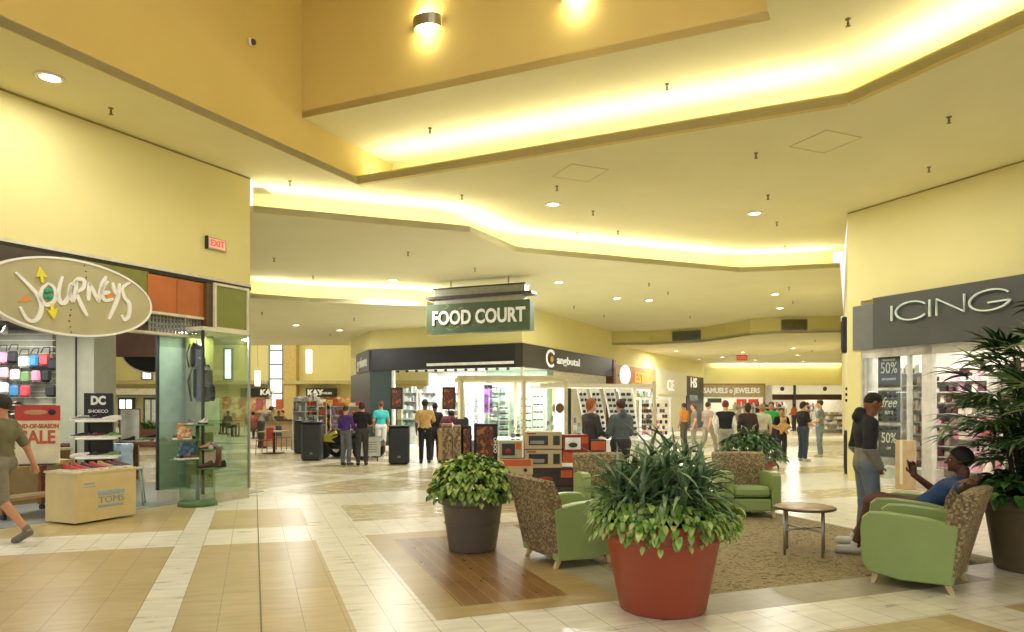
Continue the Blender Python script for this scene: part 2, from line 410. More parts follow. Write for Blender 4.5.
# second level with its bright cove
mb = MB(); q = offset(lip2, .09)
for i in range(len(lip2)-1): mb.prism([lip2[i], lip2[i+1], q[i+1], q[i]], Z2 - .005, Z2 + .13)
struct('trim_3', mb, ceilY)
mb = MB(); q = offset(bk2, .1)
for i in range(len(bk2)-1): mb.prism([bk2[i], bk2[i+1], q[i+1], q[i]], Z2 + .05, Z0 + .1)
struct('wall_cove_middle', mb, wallY)
step = [(4.9, 34.3), G(650, 344.5, Z4)[:2], G(700, 342, Z4)[:2], G(726, 338.5, Z4)[:2], G(750, 335, Z4)[:2], G(785, 333, Z4)[:2], (13.3, 28.3)]
lip3 = [(-16, 17.2), G(252, 298, Z3)[:2], G(310, 302, Z3)[:2], G(427, 306, Z3)[:2], (.36, 24.4)]
bk3 = offset(lip3, .9)
plane('ceiling', [lip2[0], lip2[1], bk3[3], bk3[2], bk3[1], (-17, 18), (-17, 13.4)], Z2, ceil2)
plane('ceiling', [lip2[1], lip2[2], (.5, 25.2), bk3[4], bk3[3]], Z2, ceil2)
plane('ceiling', [lip2[2], lip2[3], step[4], step[3], step[2], step[1], step[0], (.5, 25.2)], Z2, ceil2)
plane('ceiling', [lip2[3], lip2[4], (13.4, 28.3), step[6], step[5], step[4]], Z2, ceil2)
mb = MB(); q = offset(lip3, .09)
for i in range(len(lip3)-1): mb.prism([lip3[i], lip3[i+1], q[i+1], q[i]], Z3 - .005, Z3 + .13)
struct('trim_4', mb, ceil2)
mb = MB(); q = offset(bk3, .1)
for i in range(len(bk3)-1): mb.prism([bk3[i], bk3[i+1], q[i+1], q[i]], Z3 + .05, Z2 + .1)
struct('wall_cove_food_court', mb, wallY)
plane('ceiling', [lip3[0], lip3[1], lip3[2], lip3[3], lip3[4], (.4, 25.3), (-5.7, 28.3), (-7.7, 33), (-8.2, 35), (-28, 35), (-28, 17)], Z3, ceil2)
vwall('wall_step', step, Z4, Z2 + .05, mat('step_paint', 'D6CB86', .75, var=.01), .1, 1)
plane('ceiling', step + [(24.2, 51.4), (14.2, 51.4), (4.9, 34.5)], Z4, ceil2)
# ================================================================ walls
m = MB(); m.b2(-12.2, 4.13, 0, .35, 3.75, Z0 + .05); J.struct('wall_left', m, wallY)
m = MB(); m.b2(-12.2, 4.13, -.03, .01, 3.73, 3.79); J.struct('trim_5', m, mat('black_reveal', '201C14', .5))
m = MB(); m.b2(-12.2, 4.13, -.012, 0, Z0 - .03, Z0 - .005); J.struct('trim_6', m, mat('ceiling_joint', '9A8C4A', .7))
m = MB(); m.b2(-.02, 19, 0, .35, 3.84, Z0 + .05); m.b2(-.02, .32, 0, .35, 0, 3.84); I.struct('wall_right', m, wallY)
m = MB(); m.b2(0, 19, -.012, 0, Z0 - .03, Z0 - .005); I.struct('trim_7', m, MATS['ceiling_joint'])
CW = Frame(RWc, (.467, 1.0))                                  # right side of the corridor
m = MB(); m.b2(.0, 40, -.3, 0, 0, 5.9); CW.struct('wall_corridor_right', m, mat('corridor_wall_paint', 'DDD49A', .6, var=.01))
# corner shop row: bulkheads over the shop fronts
m = MB(); m.b2(0, 6.76, 0, .3, 3.82, Z2); K.struct('wall_corner_left', m, wallY)
m = MB(); m.b2(0, 10.48, 0, .3, 3.3, Z2 + .05); R.struct('wall_corner_right', m, wallY)
m = MB(); m.b2(0, 17.3, 0, .3, 3.05, Z2); R2.struct('wall_corner_right', m, wallY)
KC = Frame((-7.6, 33), (1.9, -4.9))
m = MB(); m.b2(0, 5.25, 0, .3, 3.82, 5.3); KC.struct('wall_corner_chamfer', m, wallY)
BKW = Frame((-7.6, 33), (-3.0, 17)); m = MB(); m.b2(0, 17, -.3, 0, 0, 9); BKW.struct('wall_corner_back', m, wallY)
# end of the corridor
m = MB(); m.b2(13.9, 24.3, 50.6, 51.0, 3.0, Z4 + 1); struct('wall_far', m, wallY)
# food court hall
m = MB()
m.b2(-60, -17.35, 50, 50.4, 0, 9); m.b2(-16.3, -6, 50, 50.4, 0, 9); m.b2(-17.35, -16.3, 50, 50.4, 0, 1.3); m.b2(-17.35, -16.3, 50, 50.4, 6.6, 9)
struct('wall_food_court', m, wallY)
m = MB(); m.b2(-60, -17.4, 49.2, 50, 3.05, 3.3); m.b2(-16.2, -6, 49.2, 50, 3.05, 3.3); struct('trim_8', m, mat('cornice', 'BCAE72', .6))
m = MB(); m.b2(-60, -6, 34.8, 51, 9, 9.2); struct('ceiling', m, ceil2)
m = MB(); m.b2(-60, -7.9, 34.9, 35.1, Z3, 9.1); struct('wall_food_court_near', m, wallY)
m = MB(); m.b2(-16.1, -15.2, 49.3, 50, 0, 9); struct('wall_food_court_pier', m, mat('pier_tan', 'C8AE6A', .6))
sky = mat('daylight_pane', 'F4F8FF', .5, emit=1.6, var=0)
def window(n, x0, x1, z0, z1, Y, cols, rows):
    fr = MB(); t = .12
    for i in range(cols+1): x = x0 + (x1-x0)*i/cols; fr.b2(x-t/2, x+t/2, Y-.08, Y, z0, z1)
    for i in range(rows+1): z = z0 + (z1-z0)*i/rows; fr.b2(x0-t/2, x1+t/2, Y-.07, Y-.01, z-t/2, z+t/2)
    w = struct('window_%d' % n, fr, mat('window_frame_grey', '8A8E88', .5)); p = MB(); p.b2(x0, x1, Y-.04, Y-.02, z0, z1); p.build('pane', sky, w); return w
window(1, -17.3, -16.35, 1.4, 6.5, 49.98, 1, 5)
for i, (a, b) in enumerate(((142, 152), (157, 165), (169, 176), (224, 232))):
    window(2+i, X_at(a, 49.9), X_at(b, 49.9), 3.4, 5.6, 49.95, 1, 1)
# ================================================================ lounge seating
greenV = mat('green_vinyl', '8FA563', .42, var=.03, scale=3)
fabric = ramp_mat('chair_pattern_fabric', ['847254', '6F5E44', '9A8964', '665844', '7C6C4C', 'A8966A'], .85, 'cells', 52, vec='Object')
woodleg = mat('pale_beech', 'D3BC8A', .4, var=.05)
def make_chair(label, loc, f, group=None):
    """local: faces +Y; arms 0.66 m, back 0.89 m"""
    rz = math.atan2(-f[0], f[1])
    t = thing('lounge_armchair', label, 'armchair', (loc[0], loc[1], 0), rz, group)
    for sx in (-1, 1):                                            # padded arm panels, outer edge leaning, lower edge rising to the front
        m = MB(); x0, x1 = sx*.27, sx*.40
        side = [(-.31, .085), (.10, .07), (.36, .115), (.41, .19), (.425, .50), (.41, .61), (.36, .655), (.2, .665), (-.1, .645), (-.36, .60)]
        n = len(side); vs = []
        for k, (xx, ins) in enumerate(((x0, .0), (x0 + sx*.02, -.012), (x1 - sx*.02, -.012), (x1, .0))):
            cy = .03; cz = .40
            for y, z in side:
                s_ = 1 if ins < 0 else .965
                bulge = 0
                vs.append((xx, cy + (y-cy)*s_, cz + (z-cz)*s_))
        fs = []
        for r in range(3):
            for i in range(n):
                j = (i+1) % n; q = (r*n+i, r*n+j, r*n+n+j, r*n+n+i); fs.append(q if sx > 0 else q[::-1])
        a = tuple(range(n)); fs.append(a[::-1] if sx > 0 else a); b = tuple(range(3*n, 4*n)); fs.append(b if sx > 0 else b[::-1])
        m.add(vs, fs); m.build('arm', greenV, t, smooth=False)
    m = MB(); m.box((0, .07, .36), (.54, .64, .15), bev=.04, rx=math.radians(3)); m.build('seat_cushion', greenV, t)
    m = MB(); m.box((0, .09, .19), (.54, .60, .17), bev=.015); m.build('seat_base', greenV, t)
    # back: patterned outside shell and inside cushion, leaning backwards
    m = MB(); prof = [(-.30, .09), (-.43, .60), (-.515, .885), (-.47, .905), (-.36, .88), (-.28, .72), (-.22, .42), (-.20, .20)]
    n = len(prof); vs = []
    for xx, s_ in ((-.39, .93), (-.375, 1), (-.13, 1.008), (.13, 1.008), (.375, 1), (.39, .93)):
        for y, z in prof: vs.append((xx, -.33 + (y+.33)*s_, .5 + (z-.5)*(s_ if abs(xx) < .38 else .97)))
    fs = []
    for r in range(5):
        for i in range(n): j = (i+1) % n; fs.append((r*n+i, r*n+j, r*n+n+j, r*n+n+i)[::-1])
    fs.append(tuple(range(n))); fs.append(tuple(range(5*n, 6*n))[::-1])
    m.add(vs, fs); m.build('backrest', fabric, t)
    for sx in (-1, 1):
        for sy in (-1, 1):
            m = MB(); bx, by = sx*.32, (.33 if sy > 0 else -.30)
            tx, ty, tz = (sx*.30, .29, .16) if sy > 0 else (sx*.30, -.22, .16)
            a, b = .032, .018; vs = []
            for (cx, cy, cz, h) in ((bx, by, 0, b), (tx, ty, tz, a)):
                vs += [(cx-h, cy-h, cz), (cx+h, cy-h, cz), (cx+h, cy+h, cz), (cx-h, cy+h, cz)]
            m.add(vs, [(3,2,1,0), (4,5,6,7), (0,1,5,4), (1,2,6,5), (2,3,7,6), (3,0,4,7)]); m.build('leg', woodleg, t)
    return t
make_chair('green armchair seen from behind at the far left of the carpet, beside the grey planter', (.57, 7.44), (.9, .43))
make_chair('green armchair in the right foreground with its patterned back toward the palm', (3.80, 6.50), (-.75, .66))
make_chair('green armchair in which the person in the blue shirt sits', (4.36, 7.44), (-.75, .66))
make_chair('green armchair facing the viewer in front of the dark leafy shrub', (3.50, 10.5), (-.06, -1))
make_chair('green armchair facing the viewer mostly hidden behind the red planter', (1.36, 10.35), (.08, -1))
# ---------------------------------------------------------------- round coffee tables
topm = mat('table_laminate', 'A9906A', .35, var=.06, scale=12)
def coffee(label, loc, rz):
    t = thing('coffee_table', label, 'table', (loc[0], loc[1], 0), rz)
    m = MB(); m.lathe([(.0001, .492), (.315, .492), (.32, .497), (.32, .51), (.315, .515), (.0001, .515)], n=40); m.build('table_top', topm, t)
    m = MB(); m.lathe([(.316, .490), (.326, .494), (.326, .513), (.316, .517)], n=40); m.build('edge_band', mat('table_edge_brown', '5B432C', .4), t)
    for k in range(4):
        a = PI/2*k; m = MB(); m.tube([(.27*math.cos(a), .27*math.sin(a), 0), (.27*math.cos(a), .27*math.sin(a), .492)], .016, 10); m.build('leg', steel, t)
    for k in (0, 1):
        a = PI/2*k; c, s = math.cos(a)*.27, math.sin(a)*.27
        m = MB(); m.tube([(-c, -s, .27), (c, s, .27)], .009, 8); m.build('crossbar', steel, t)
    m = MB(); m.ball((0, 0, .27), .022, 10); m.build('crossbar_hub', steel, t)
coffee('round brown coffee table on thin steel legs in the middle of the carpet', (3.24, 7.76), math.radians(20))
coffee('small steel-legged round table mostly hidden behind the red planter', (1.30, 7.02), math.radians(170))
# ================================================================ planters
def rot_to(d):
    d = Vector(d).normalized(); return d
def leaf(m, base, dirv, L, w, droop=.3, seg=3, mi=0, fold=.25, shape='heart', side=None):
    d = Vector(dirv).normalized(); s_ = side or d.cross(Vector((0, 0, 1)))
    if s_.length < .05: s_ = Vector((1, 0, 0))
    s_.normalize(); vs = []; p = Vector(base); st = L/seg; fs = []
    for i in range(seg+1):
        u = i/seg
        if shape == 'heart': ww = w*(math.sin(PI*min(1, u*.85+.18))**.8) if i < seg else 0
        elif shape == 'strap': ww = w*(.55+.45*math.sin(PI*min(1, u*1.2+.1))) if u < .8 else w*.35*(1-u)/.2
        else: ww = w*math.sin(PI*(u*.93+.05))
        up = s_.cross(d); e = up*(ww*fold)
        vs += [p - s_*ww/2 + e, p, p + s_*ww/2 + e]
        p = p + d*st; d = (d + Vector((0, 0, -droop/seg*2))).normalized()
    for i in range(seg):
        o = 3*i; fs += [(o, o+1, o+4, o+3), (o+1, o+2, o+5, o+4)]
    m.add(vs, fs, mi, True)
def leafmat(name, cols, scale=8):
    m = ramp_mat(name, cols, .38, 'noise', scale); b = m.node_tree.nodes['Principled BSDF']
    return m
lf_poth = leafmat('pothos_leaf', ['4E7E2C', '79A040', 'A6BC60'], 9); lf_poth2 = leafmat('pothos_leaf_pale', ['83A748', 'A6BF64', 'CBD68A'], 12)
lf_drac = leafmat('dracaena_leaf', ['3A5A38', '5E7E52', 'A2B48E'], 7); lf_dark = leafmat('shrub_leaf_dark', ['1D3A18', '2F5524', '4F7A36'], 7)
lf_mid = leafmat('shrub_leaf_mid', ['356026', '4F8034', '84A552'], 8)
lf_palm = leafmat('palm_leaf', ['16300F', '25481B', '48702F'], 6); lf_palm2 = leafmat('palm_leaf_pale', ['4E7438', '8CA56A', 'C0CB9A'], 6)
soil = mat('potting_soil', '2E2118', .95, var=.2, bump=.6)
stemm = mat('green_stem', '5B6B3A', .6); canem = mat('palm_cane_fibre', '2A2117', .9, var=.2, scale=20, bump=.5)
def pot(t, rb, rt, h, m_, rim=.12, lip=.05, rings=(.0,)):
    p = MB()
    prof = [(.0001, 0), (rb*.96, 0), (rb, .015), (rb+(rt-lip-rb)*.92, h-rim-.02), (rt-lip*.8, h-rim), (rt-.004, h-rim+.012), (rt+.002, h-rim+.03), (rt-.006, h-rim+.045), (rt, h-.02), (rt+.004, h-.008), (rt-.006, h), (rt-.03, h-.004), (rt-.06, h-.09)]
    p.lathe(prof, n=56); p.build('pot', m_, t)
    s_ = MB(); s_.lathe([(.0001, h-.05), (rt-.055, h-.07)], n=40); s_.build('soil', soil, t)
def dome_leaves(t, name, mats, n, r0, rx, z0, zh, size, droop=.9, seed=1, over=.0, shape='heart', wr=.72):
    rnd = random.Random(seed); m = MB()
    for i in range(n):
        a = rnd.uniform(0, 2*PI); q = rnd.random()**.55; rr = rx*q
        z = z0 + zh*math.sqrt(max(0, 1-q*q*.98)) * rnd.uniform(.72, 1.04) - (over*rnd.random() if q > .8 else 0)
        x, y = rr*math.cos(a), rr*math.sin(a)
        d = Vector((math.cos(a+rnd.uniform(-.7,.7))*(.3+q), math.sin(a+rnd.uniform(-.7,.7))*(.3+q), rnd.uniform(-.3, .9)-q*.5))
        L = size*rnd.uniform(.65, 1.15)
        leaf(m, (x, y, z), d, L, L*wr, droop*rnd.uniform(.5, 1.2), 4, mi=0 if rnd.random() < .72 else 1, shape=shape)
    return m.build(name, mats, t)
def stems(t, n, r, z0, z1, spread, seed):
    rnd = random.Random(seed); m = MB()
    for i in range(n):
        a = rnd.uniform(0, 2*PI); q = rnd.random()**.6
        m.tube([(r*.4*q*math.cos(a), r*.4*q*math.sin(a), z0), (r*.8*q*math.cos(a), r*.8*q*math.sin(a), (z0+z1)/2+.03), (spread*q*math.cos(a), spread*q*math.sin(a), z1*(1-.25*q*q))], [.007, .005, .003], 5, cap=False)
    m.build('stems', stemm, t)
# --- red planter
t = thing('potted_plant', 'big terracotta-red planter with spiky dark leaves and pale trailing vines', 'planter', (1.22, 5.68, 0))
pot(t, .345, .51, .73, mat('terracotta_red_plastic', 'A04A33', .42, var=.03, scale=2), rim=.15)
rnd = random.Random(3); m = MB()
for k in range(26):                                               # dracaena clumps
    a = k*2.4; q = math.sqrt(k/26)*.40; bx, by = q*math.cos(a), q*math.sin(a); bz = .74; top = .18 + (.36 if k < 10 else .12)*rnd.random() + .08
    for j in range(24):
        b = rnd.uniform(0, 2*PI); el = rnd.uniform(-.05, 1.4); out = Vector((math.cos(b)*math.cos(el), math.sin(b)*math.cos(el), math.sin(el))) + Vector((math.cos(a), math.sin(a), 0))*q*.9
        L = rnd.uniform(.28, .48)
        leaf(m, (bx, by, bz + top*rnd.random()), out, L, .042, rnd.uniform(.25, .9), 5, mi=0 if rnd.random() < .75 else 1, shape='strap', fold=.3)
m.build('spiky_leaves', [lf_drac, leafmat('dracaena_leaf_edge', ['4A6A44', '7F9870', 'B8C4A0'], 9)], t)
m = MB(); rnd = random.Random(5)
for i in range(980):
    a = rnd.uniform(0, 2*PI); q = rnd.uniform(.36, .58); z = .735 + .10*rnd.random() + (.06 if q < .45 else 0) - (.17*rnd.random()**1.6 if q > .50 else 0)
    d = Vector((math.cos(a+rnd.uniform(-.6,.6)), math.sin(a+rnd.uniform(-.6,.6)), rnd.uniform(-.9, .5))); L = rnd.uniform(.06, .105)
    leaf(m, (q*math.cos(a), q*math.sin(a), z), d, L, L*.55, 1.2, 4, mi=0 if rnd.random() < .5 else 1)
m.build('trailing_vine', [lf_poth, lf_poth2], t)
stems(t, 26, .4, .70, .95, .45, 4)
# --- grey planter
t = thing('potted_plant', 'dark grey-brown planter with bushy pale green vine, left of the armchairs', 'planter', (-.45, 7.98, 0))
pot(t, .27, .395, .63, mat('taupe_plastic', '6A635A', .45, var=.03, scale=2), rim=.11)
m = MB(); m.lathe([(.318, .30), (.326, .305), (.318, .31)], n=40); m.build('pot_ring', MATS['taupe_plastic'], t)
dome_leaves(t, 'foliage', [leafmat('vine_leaf', ['3E6A26', '6A9038', '9DB45A'], 9), leafmat('vine_leaf_pale', ['7C9C44', 'A9BC64', 'C5CE84'], 9)], 1050, 0, .46, .60, .44, .105, seed=9, over=.12)
stems(t, 34, .32, .58, .95, .4, 6)
# --- far shrub in terracotta pot
t = thing('potted_plant', 'dark glossy shrub in a terracotta pot behind the middle armchair', 'planter', (4.12, 12.1, 0))
pot(t, .30, .42, .70, mat('terracotta_pot', 'A0603C', .5, var=.05), rim=.12)
dome_leaves(t, 'foliage', [lf_dark, lf_mid], 700, 0, .52, .70, .46, .15, seed=12, droop=.8, over=.12, shape='ellipse', wr=.36)
stems(t, 30, .4, .6, 1.05, .6, 7)
# --- palm
t = thing('potted_palm', 'tall lady palm with fan leaves in a brown planter at the right edge', 'palm', (5.24, 6.98, 0))
pot(t, .36, .50, .74, mat('olive_brown_plastic', '6B5E46', .5, var=.04), rim=.13)
dome_leaves(t, 'undergrowth', [lf_dark, lf_mid], 420, 0, .56, .70, .24, .14, seed=21, over=.1)
rnd = random.Random(8); cn = MB(); pl = MB()
for k in range(19):
    a = rnd.uniform(0, 2*PI); q = rnd.uniform(.03, .22); h = rnd.uniform(1.5, 2.45)
    bx, by = q*math.cos(a), q*math.sin(a); tx, ty = bx*2.0, by*2.0
    cn.tube([(bx, by, .66), ((bx+tx)/2, (by+ty)/2, (.66+h)/2), (tx, ty, h)], [.026, .022, .016], 7)
    for j in range(12):
        u = rnd.uniform(.35, 1.0); z = .66 + (h-.66)*u; b = rnd.uniform(0, 2*PI); el = rnd.uniform(.05, 1.1) if u > .8 else rnd.uniform(-.1, .6)
        px, py = bx+(tx-bx)*u, by+(ty-by)*u; pd = Vector((math.cos(b)*math.cos(el), math.sin(b)*math.cos(el), math.sin(el))); pL = rnd.uniform(.25, .55)
        tip = Vector((px, py, z)) + pd*pL
        pl.tube([(px, py, z), tuple(Vector((px, py, z)) + pd*pL*.5 + Vector((0,0,.015))), tuple(tip)], .005, 4, mi=0, cap=False)
        side = pd.cross(Vector((0, 0, 1))).normalized(); nm = side.cross(pd); nf = 8; mi_ = 0 if rnd.random() < .74 else 1
        for f_ in range(nf):
            th = (f_/(nf-1)-.5)*2.5; d = pd*math.cos(th) + side*math.sin(th) + nm*rnd.uniform(-.12, .12)
            leaf(pl, tuple(tip), d, rnd.uniform(.30, .42), .036, rnd.uniform(.25, .7), 4, mi=mi_, shape='strap', side=nm.cross(d).normalized(), fold=.2)
cn.build('canes', canem, t); pl.build('fan_leaves', [lf_palm, lf_palm2], t)
# ================================================================ people: distance fields -> one continuous skin each, clothes as children
def surface_net(Fv, lo, h):
    s = Fv < 0; nx, ny, nz = Fv.shape; cs = (nx-1, ny-1, nz-1)
    acc = np.zeros((cs[0]*cs[1]*cs[2], 3)); cnt = np.zeros(cs[0]*cs[1]*cs[2]); edges = []
    for ax in range(3):
        a = [slice(None)]*3; b = [slice(None)]*3; a[ax] = slice(0, -1); b[ax] = slice(1, None)
        sa, sb = s[tuple(a)], s[tuple(b)]; idx = np.argwhere(sa != sb)
        if len(idx) == 0: edges.append(None); continue
        fa = Fv[tuple(a)][tuple(idx.T)]; fb = Fv[tuple(b)][tuple(idx.T)]; t = fa/(fa-fb)
        p = idx.astype(float); p[:, ax] += t; o1, o2 = [k for k in range(3) if k != ax]
        for d1_ in (0, 1):
            for d2_ in (0, 1):
                c = idx.copy(); c[:, o1] -= d1_; c[:, o2] -= d2_
                ok = (c >= 0).all(1) & (c < np.array(cs)).all(1)
                fl = (c[ok, 0]*cs[1] + c[ok, 1])*cs[2] + c[ok, 2]
                np.add.at(acc, fl, p[ok]); np.add.at(cnt, fl, 1)
        edges.append((idx, sa[tuple(idx.T)], o1, o2))
    use = np.nonzero(cnt)[0]; remap = -np.ones(len(cnt), int); remap[use] = np.arange(len(use))
    V = acc[use]/cnt[use][:, None]*h + lo; Q = []
    for ax in range(3):
        if edges[ax] is None: continue
        idx, ina, o1, o2 = edges[ax]; ok = (idx[:, o1] > 0) & (idx[:, o2] > 0) & (idx[:, o1] < cs[o1]) & (idx[:, o2] < cs[o2])
        idx = idx[ok]; ina = ina[ok]; q = []
        for d1_, d2_ in ((1, 1), (0, 1), (0, 0), (1, 0)):
            c = idx.copy(); c[:, o1] -= d1_; c[:, o2] -= d2_; q.append(remap[(c[:, 0]*cs[1]+c[:, 1])*cs[2]+c[:, 2]])
        q = np.stack(q, 1); flip = ina if ax != 1 else ~ina
        q[~flip] = q[~flip][:, ::-1]; Q.append(q)
    return V, np.concatenate(Q) if Q else np.zeros((0, 4), int)
def V3(*a): return np.array(a, float)
class SDF:
    """smooth union of capsules (optionally flattened) and ellipsoids"""
    def __init__(s, k=.02): s.p = []; s.k = k; s.cuts = []; s.sub = []
    def cap(s, a, b, r0, r1=None, flat=None, fk=1., k=None):
        s.p.append(('c', V3(*a), V3(*b), r0, r0 if r1 is None else r1, None if flat is None else V3(*flat)/np.linalg.norm(flat), fk, s.k if k is None else k)); return s
    def ell(s, c, r, M=None, k=None): s.p.append(('e', V3(*c), V3(*r), M, s.k if k is None else k)); return s
    def cut(s, p, n): s.cuts.append((V3(*p), V3(*n))); return s
    def ev(s, P, p):
        if p[0] == 'c':
            _, a, b, r0, r1, fl, fk, k = p; d = b-a; L2 = max((d*d).sum(), 1e-9); t = np.clip(((P-a)@d)/L2, 0, 1)
            q = P - a - t[..., None]*d
            if fl is not None: q = q + ((q@fl)*(1/fk-1))[..., None]*fl
            v = np.sqrt((q*q).sum(-1)) - (r0+(r1-r0)*t); return v*(fk**.5 if fk < 1 else 1)
        _, c, r, M, k = p; q = P-c
        if M is not None: q = q@M
        L = np.sqrt(((q/r)**2).sum(-1)); return (L-1)*min(r)
    def mesh(s, h, infl=0):
        los = []; his = []
        for p in s.p:
            if p[0] == 'c': m = max(p[3], p[4])/min(1, p[6] if p[6] > 1 else 1)*(max(1, p[6])); los += [np.minimum(p[1], p[2])-m]; his += [np.maximum(p[1], p[2])+m]
            else: m = max(p[2]); los += [p[1]-m]; his += [p[1]+m]
        lo = np.min(los, 0)-.03-infl; hi = np.max(his, 0)+.03+infl; n = np.ceil((hi-lo)/h).astype(int)+1
        ax = [lo[i]+np.arange(n[i])*h for i in range(3)]; Fv = np.full(tuple(n), .25, np.float32)
        for j, p in enumerate(s.p):
            k = p[-1]; m = .06 + infl
            i0 = np.maximum(0, np.floor((los[j]-m-lo)/h).astype(int)); i1 = np.minimum(n, np.ceil((his[j]+m-lo)/h).astype(int)+1)
            sl = tuple(slice(i0[i], i1[i]) for i in range(3)); P = np.stack(np.meshgrid(*[ax[i][sl[i]] for i in range(3)], indexing='ij'), -1)
            v = s.ev(P, p); o = Fv[sl]; hh = np.clip(.5+.5*(o-v)/k, 0, 1); Fv[sl] = v*hh + o*(1-hh) - k*hh*(1-hh)
        Fv -= infl
        if s.cuts or s.sub:
            P = np.stack(np.meshgrid(*ax, indexing='ij'), -1)
            for c, nn in s.cuts: Fv = np.maximum(Fv, (P-c)@nn)
            for p in s.sub: Fv = np.maximum(Fv, -s.ev(P, p))
        return surface_net(Fv, lo, h)
    def build(s, name, m, parent, h, infl=0):
        V, Q = s.mesh(h, infl)
        me = bpy.data.meshes.new(name); me.vertices.add(len(V)); me.vertices.foreach_set('co', V.ravel())
        me.loops.add(len(Q)*4); me.loops.foreach_set('vertex_index', Q.ravel().astype(np.int32)); me.polygons.add(len(Q))
        me.polygons.foreach_set('loop_start', np.arange(0, len(Q)*4, 4, dtype=np.int32)); me.polygons.foreach_set('use_smooth', np.ones(len(Q), bool))
        me.materials.append(m); me.update(calc_edges=True); me.validate()
        o = bpy.data.objects.new(name, me); C.objects.link(o); o.parent = parent; return o
def unit(v): v = np.array(v, float); return v/np.linalg.norm(v)
SK = {'light': mat('skin_light', 'D9A383', .5, var=.03), 'tan': mat('skin_tan', 'B9815C', .5, var=.03), 'dark': mat('skin_dark', '5E3B29', .45, var=.04), 'brown': mat('skin_brown', '8A5A3E', .48, var=.04)}
eyew = mat('eye_white', 'EDE8E0', .3); eyeb = mat('eye_iris', '2A1A12', .2)
def cloth(name, c, rough=.85): return mat('cloth_'+name, c, rough, var=.06, scale=14)
def person(label, loc, rz, skin='tan', top=('shirt', '444444'), pants=('trousers', '2A2A2C'), shoes='222222', hair=('short', '1E1612'), H=1.74, w=1., pose=None, sleeve=.5, group=None, res=None,
           head_yaw=0, head_pitch=0, shorts=False, hood=None, hem=.0, holds=None, name='person', skirt=False, two=None, bare_feet=False):
    """facing +Y; every joint may be overridden in pose"""
    s = H/1.75; j = dict(pel=(0, 0, .97), wai=(0, 0, 1.10), che=(0, -.005, 1.30), nb=(0, -.02, 1.46), nt=(0, .005, 1.54), hd=(0, .02, 1.645),
        shr=(.175, -.01, 1.40), shl=(-.175, -.01, 1.40), elr=(.235, -.03, 1.14), ell=(-.235, -.03, 1.14), wrr=(.235, .06, .89), wrl=(-.235, .06, .89),
        hir=(.085, 0, .93), hil=(-.085, 0, .93), knr=(.10, .02, .50), knl=(-.10, .02, .50), anr=(.105, -.02, .085), anl=(-.105, -.02, .085), tor=(.125, .13, .03), tol=(-.125, .13, .03), dirr=None, dirl=None)
    if pose: j.update(pose)
    j = {k: (None if v is None else V3(*v)*s) for k, v in j.items()}
    t = thing(name, label, 'person', loc, rz, group)
    Yd = math.hypot(loc[0], loc[1]); h = res or (.011 if Yd < 12 else .0135 if Yd < 22 else .02)
    fw = unit(np.cross(j['nb']-j['pel'], j['shr']-j['shl']))
    if 'fw' in (pose or {}): fw = unit(pose['fw'])
    def torso(b, e=0):
        b.cap(j['pel']+V3(.045*w*s, 0, 0)*1, j['pel']-V3(.045*w*s, 0, 0), .118*s*w+e, flat=fw, fk=.82)
        b.cap(j['pel'], j['wai'], .128*s*w+e, .125*s*w+e, fw, .78)
        b.cap(j['wai'], j['che'], .128*s*w+e, .150*s*w+e, fw, .72)
        side = unit(j['shr']-j['shl'])
        b.cap(j['che']+side*.05*w*s, j['che']-side*.05*w*s, .128*s*w+e, flat=fw, fk=.8)
        b.cap(j['shr']-side*.04*s, j['shl']+side*.04*s, .068*s+e, flat=fw, fk=.9, k=.05)
        b.cap(j['che'], j['nb']-unit(j['nb']-j['che'])*.03*s, .12*s*w+e, .07*s+e, fw, .7)
    def arm(b, q, e=0, part=1., full=True):
        S, E, Wr = j['sh'+q], j['el'+q], j['wr'+q]
        if part >= 1:
            b.cap(S, E, .056*s*w**.5+e, .043*s+e); u = part-1
            if u > 0: b.cap(E, E+(Wr-E)*u, .043*s+e, (.043-.013*u)*s+e)
        else: b.cap(S, S+(E-S)*part, .058*s*w**.5+e, .048*s+e)
    def leg(b, q, e=0, part=2.):
        Hp, Kn, An = j['hi'+q], j['kn'+q], j['an'+q]
        b.cap(Hp, Hp+(Kn-Hp)*min(1, part), .088*s*w+e, (.058+.03*(1-min(1, part)))*s+e, k=.03)
        if part > 1: b.cap(Kn, Kn+(An-Kn)*(part-1), .056*s+e, .040*s+e if e < .012 else .046*s+e)
    B = SDF(.03); torso(B)
    for q in 'rl': arm(B, q, part=2); leg(B, q)
    B.cap(j['nb']-V3(0, 0, .02), j['nt'], .058*s, .052*s)
    hd = j['hd']; cy, sy = math.cos(head_yaw), math.sin(head_yaw); cp, sp = math.cos(head_pitch), math.sin(head_pitch)
    base_f = np.array([fw[0], fw[1], 0]); base_f = unit(base_f) if np.linalg.norm(base_f) > .1 else V3(0, 1, 0)
    f2 = V3(base_f[0]*cy-base_f[1]*sy, base_f[0]*sy+base_f[1]*cy, 0); rgt = V3(f2[1], -f2[0], 0)
    HF = f2*cp + V3(0, 0, 1)*sp; HU = -f2*sp + V3(0, 0, 1)*cp
    Mh = np.stack([rgt, HF, HU], 1)
    def hp(x, y, z): return hd + (rgt*x + HF*y + HU*z)*s
    B.ell(hp(0, -.012, .02), V3(.077, .098, .103)*s, Mh, .015); B.ell(hp(0, .02, -.05), V3(.060, .070, .070)*s, Mh, .02)
    B.cap(hp(0, .086, .0), hp(0, .108, -.028), .011*s, .016*s, k=.012); B.cap(hp(-.035, .078, .022), hp(.035, .078, .022), .013*s, k=.012)
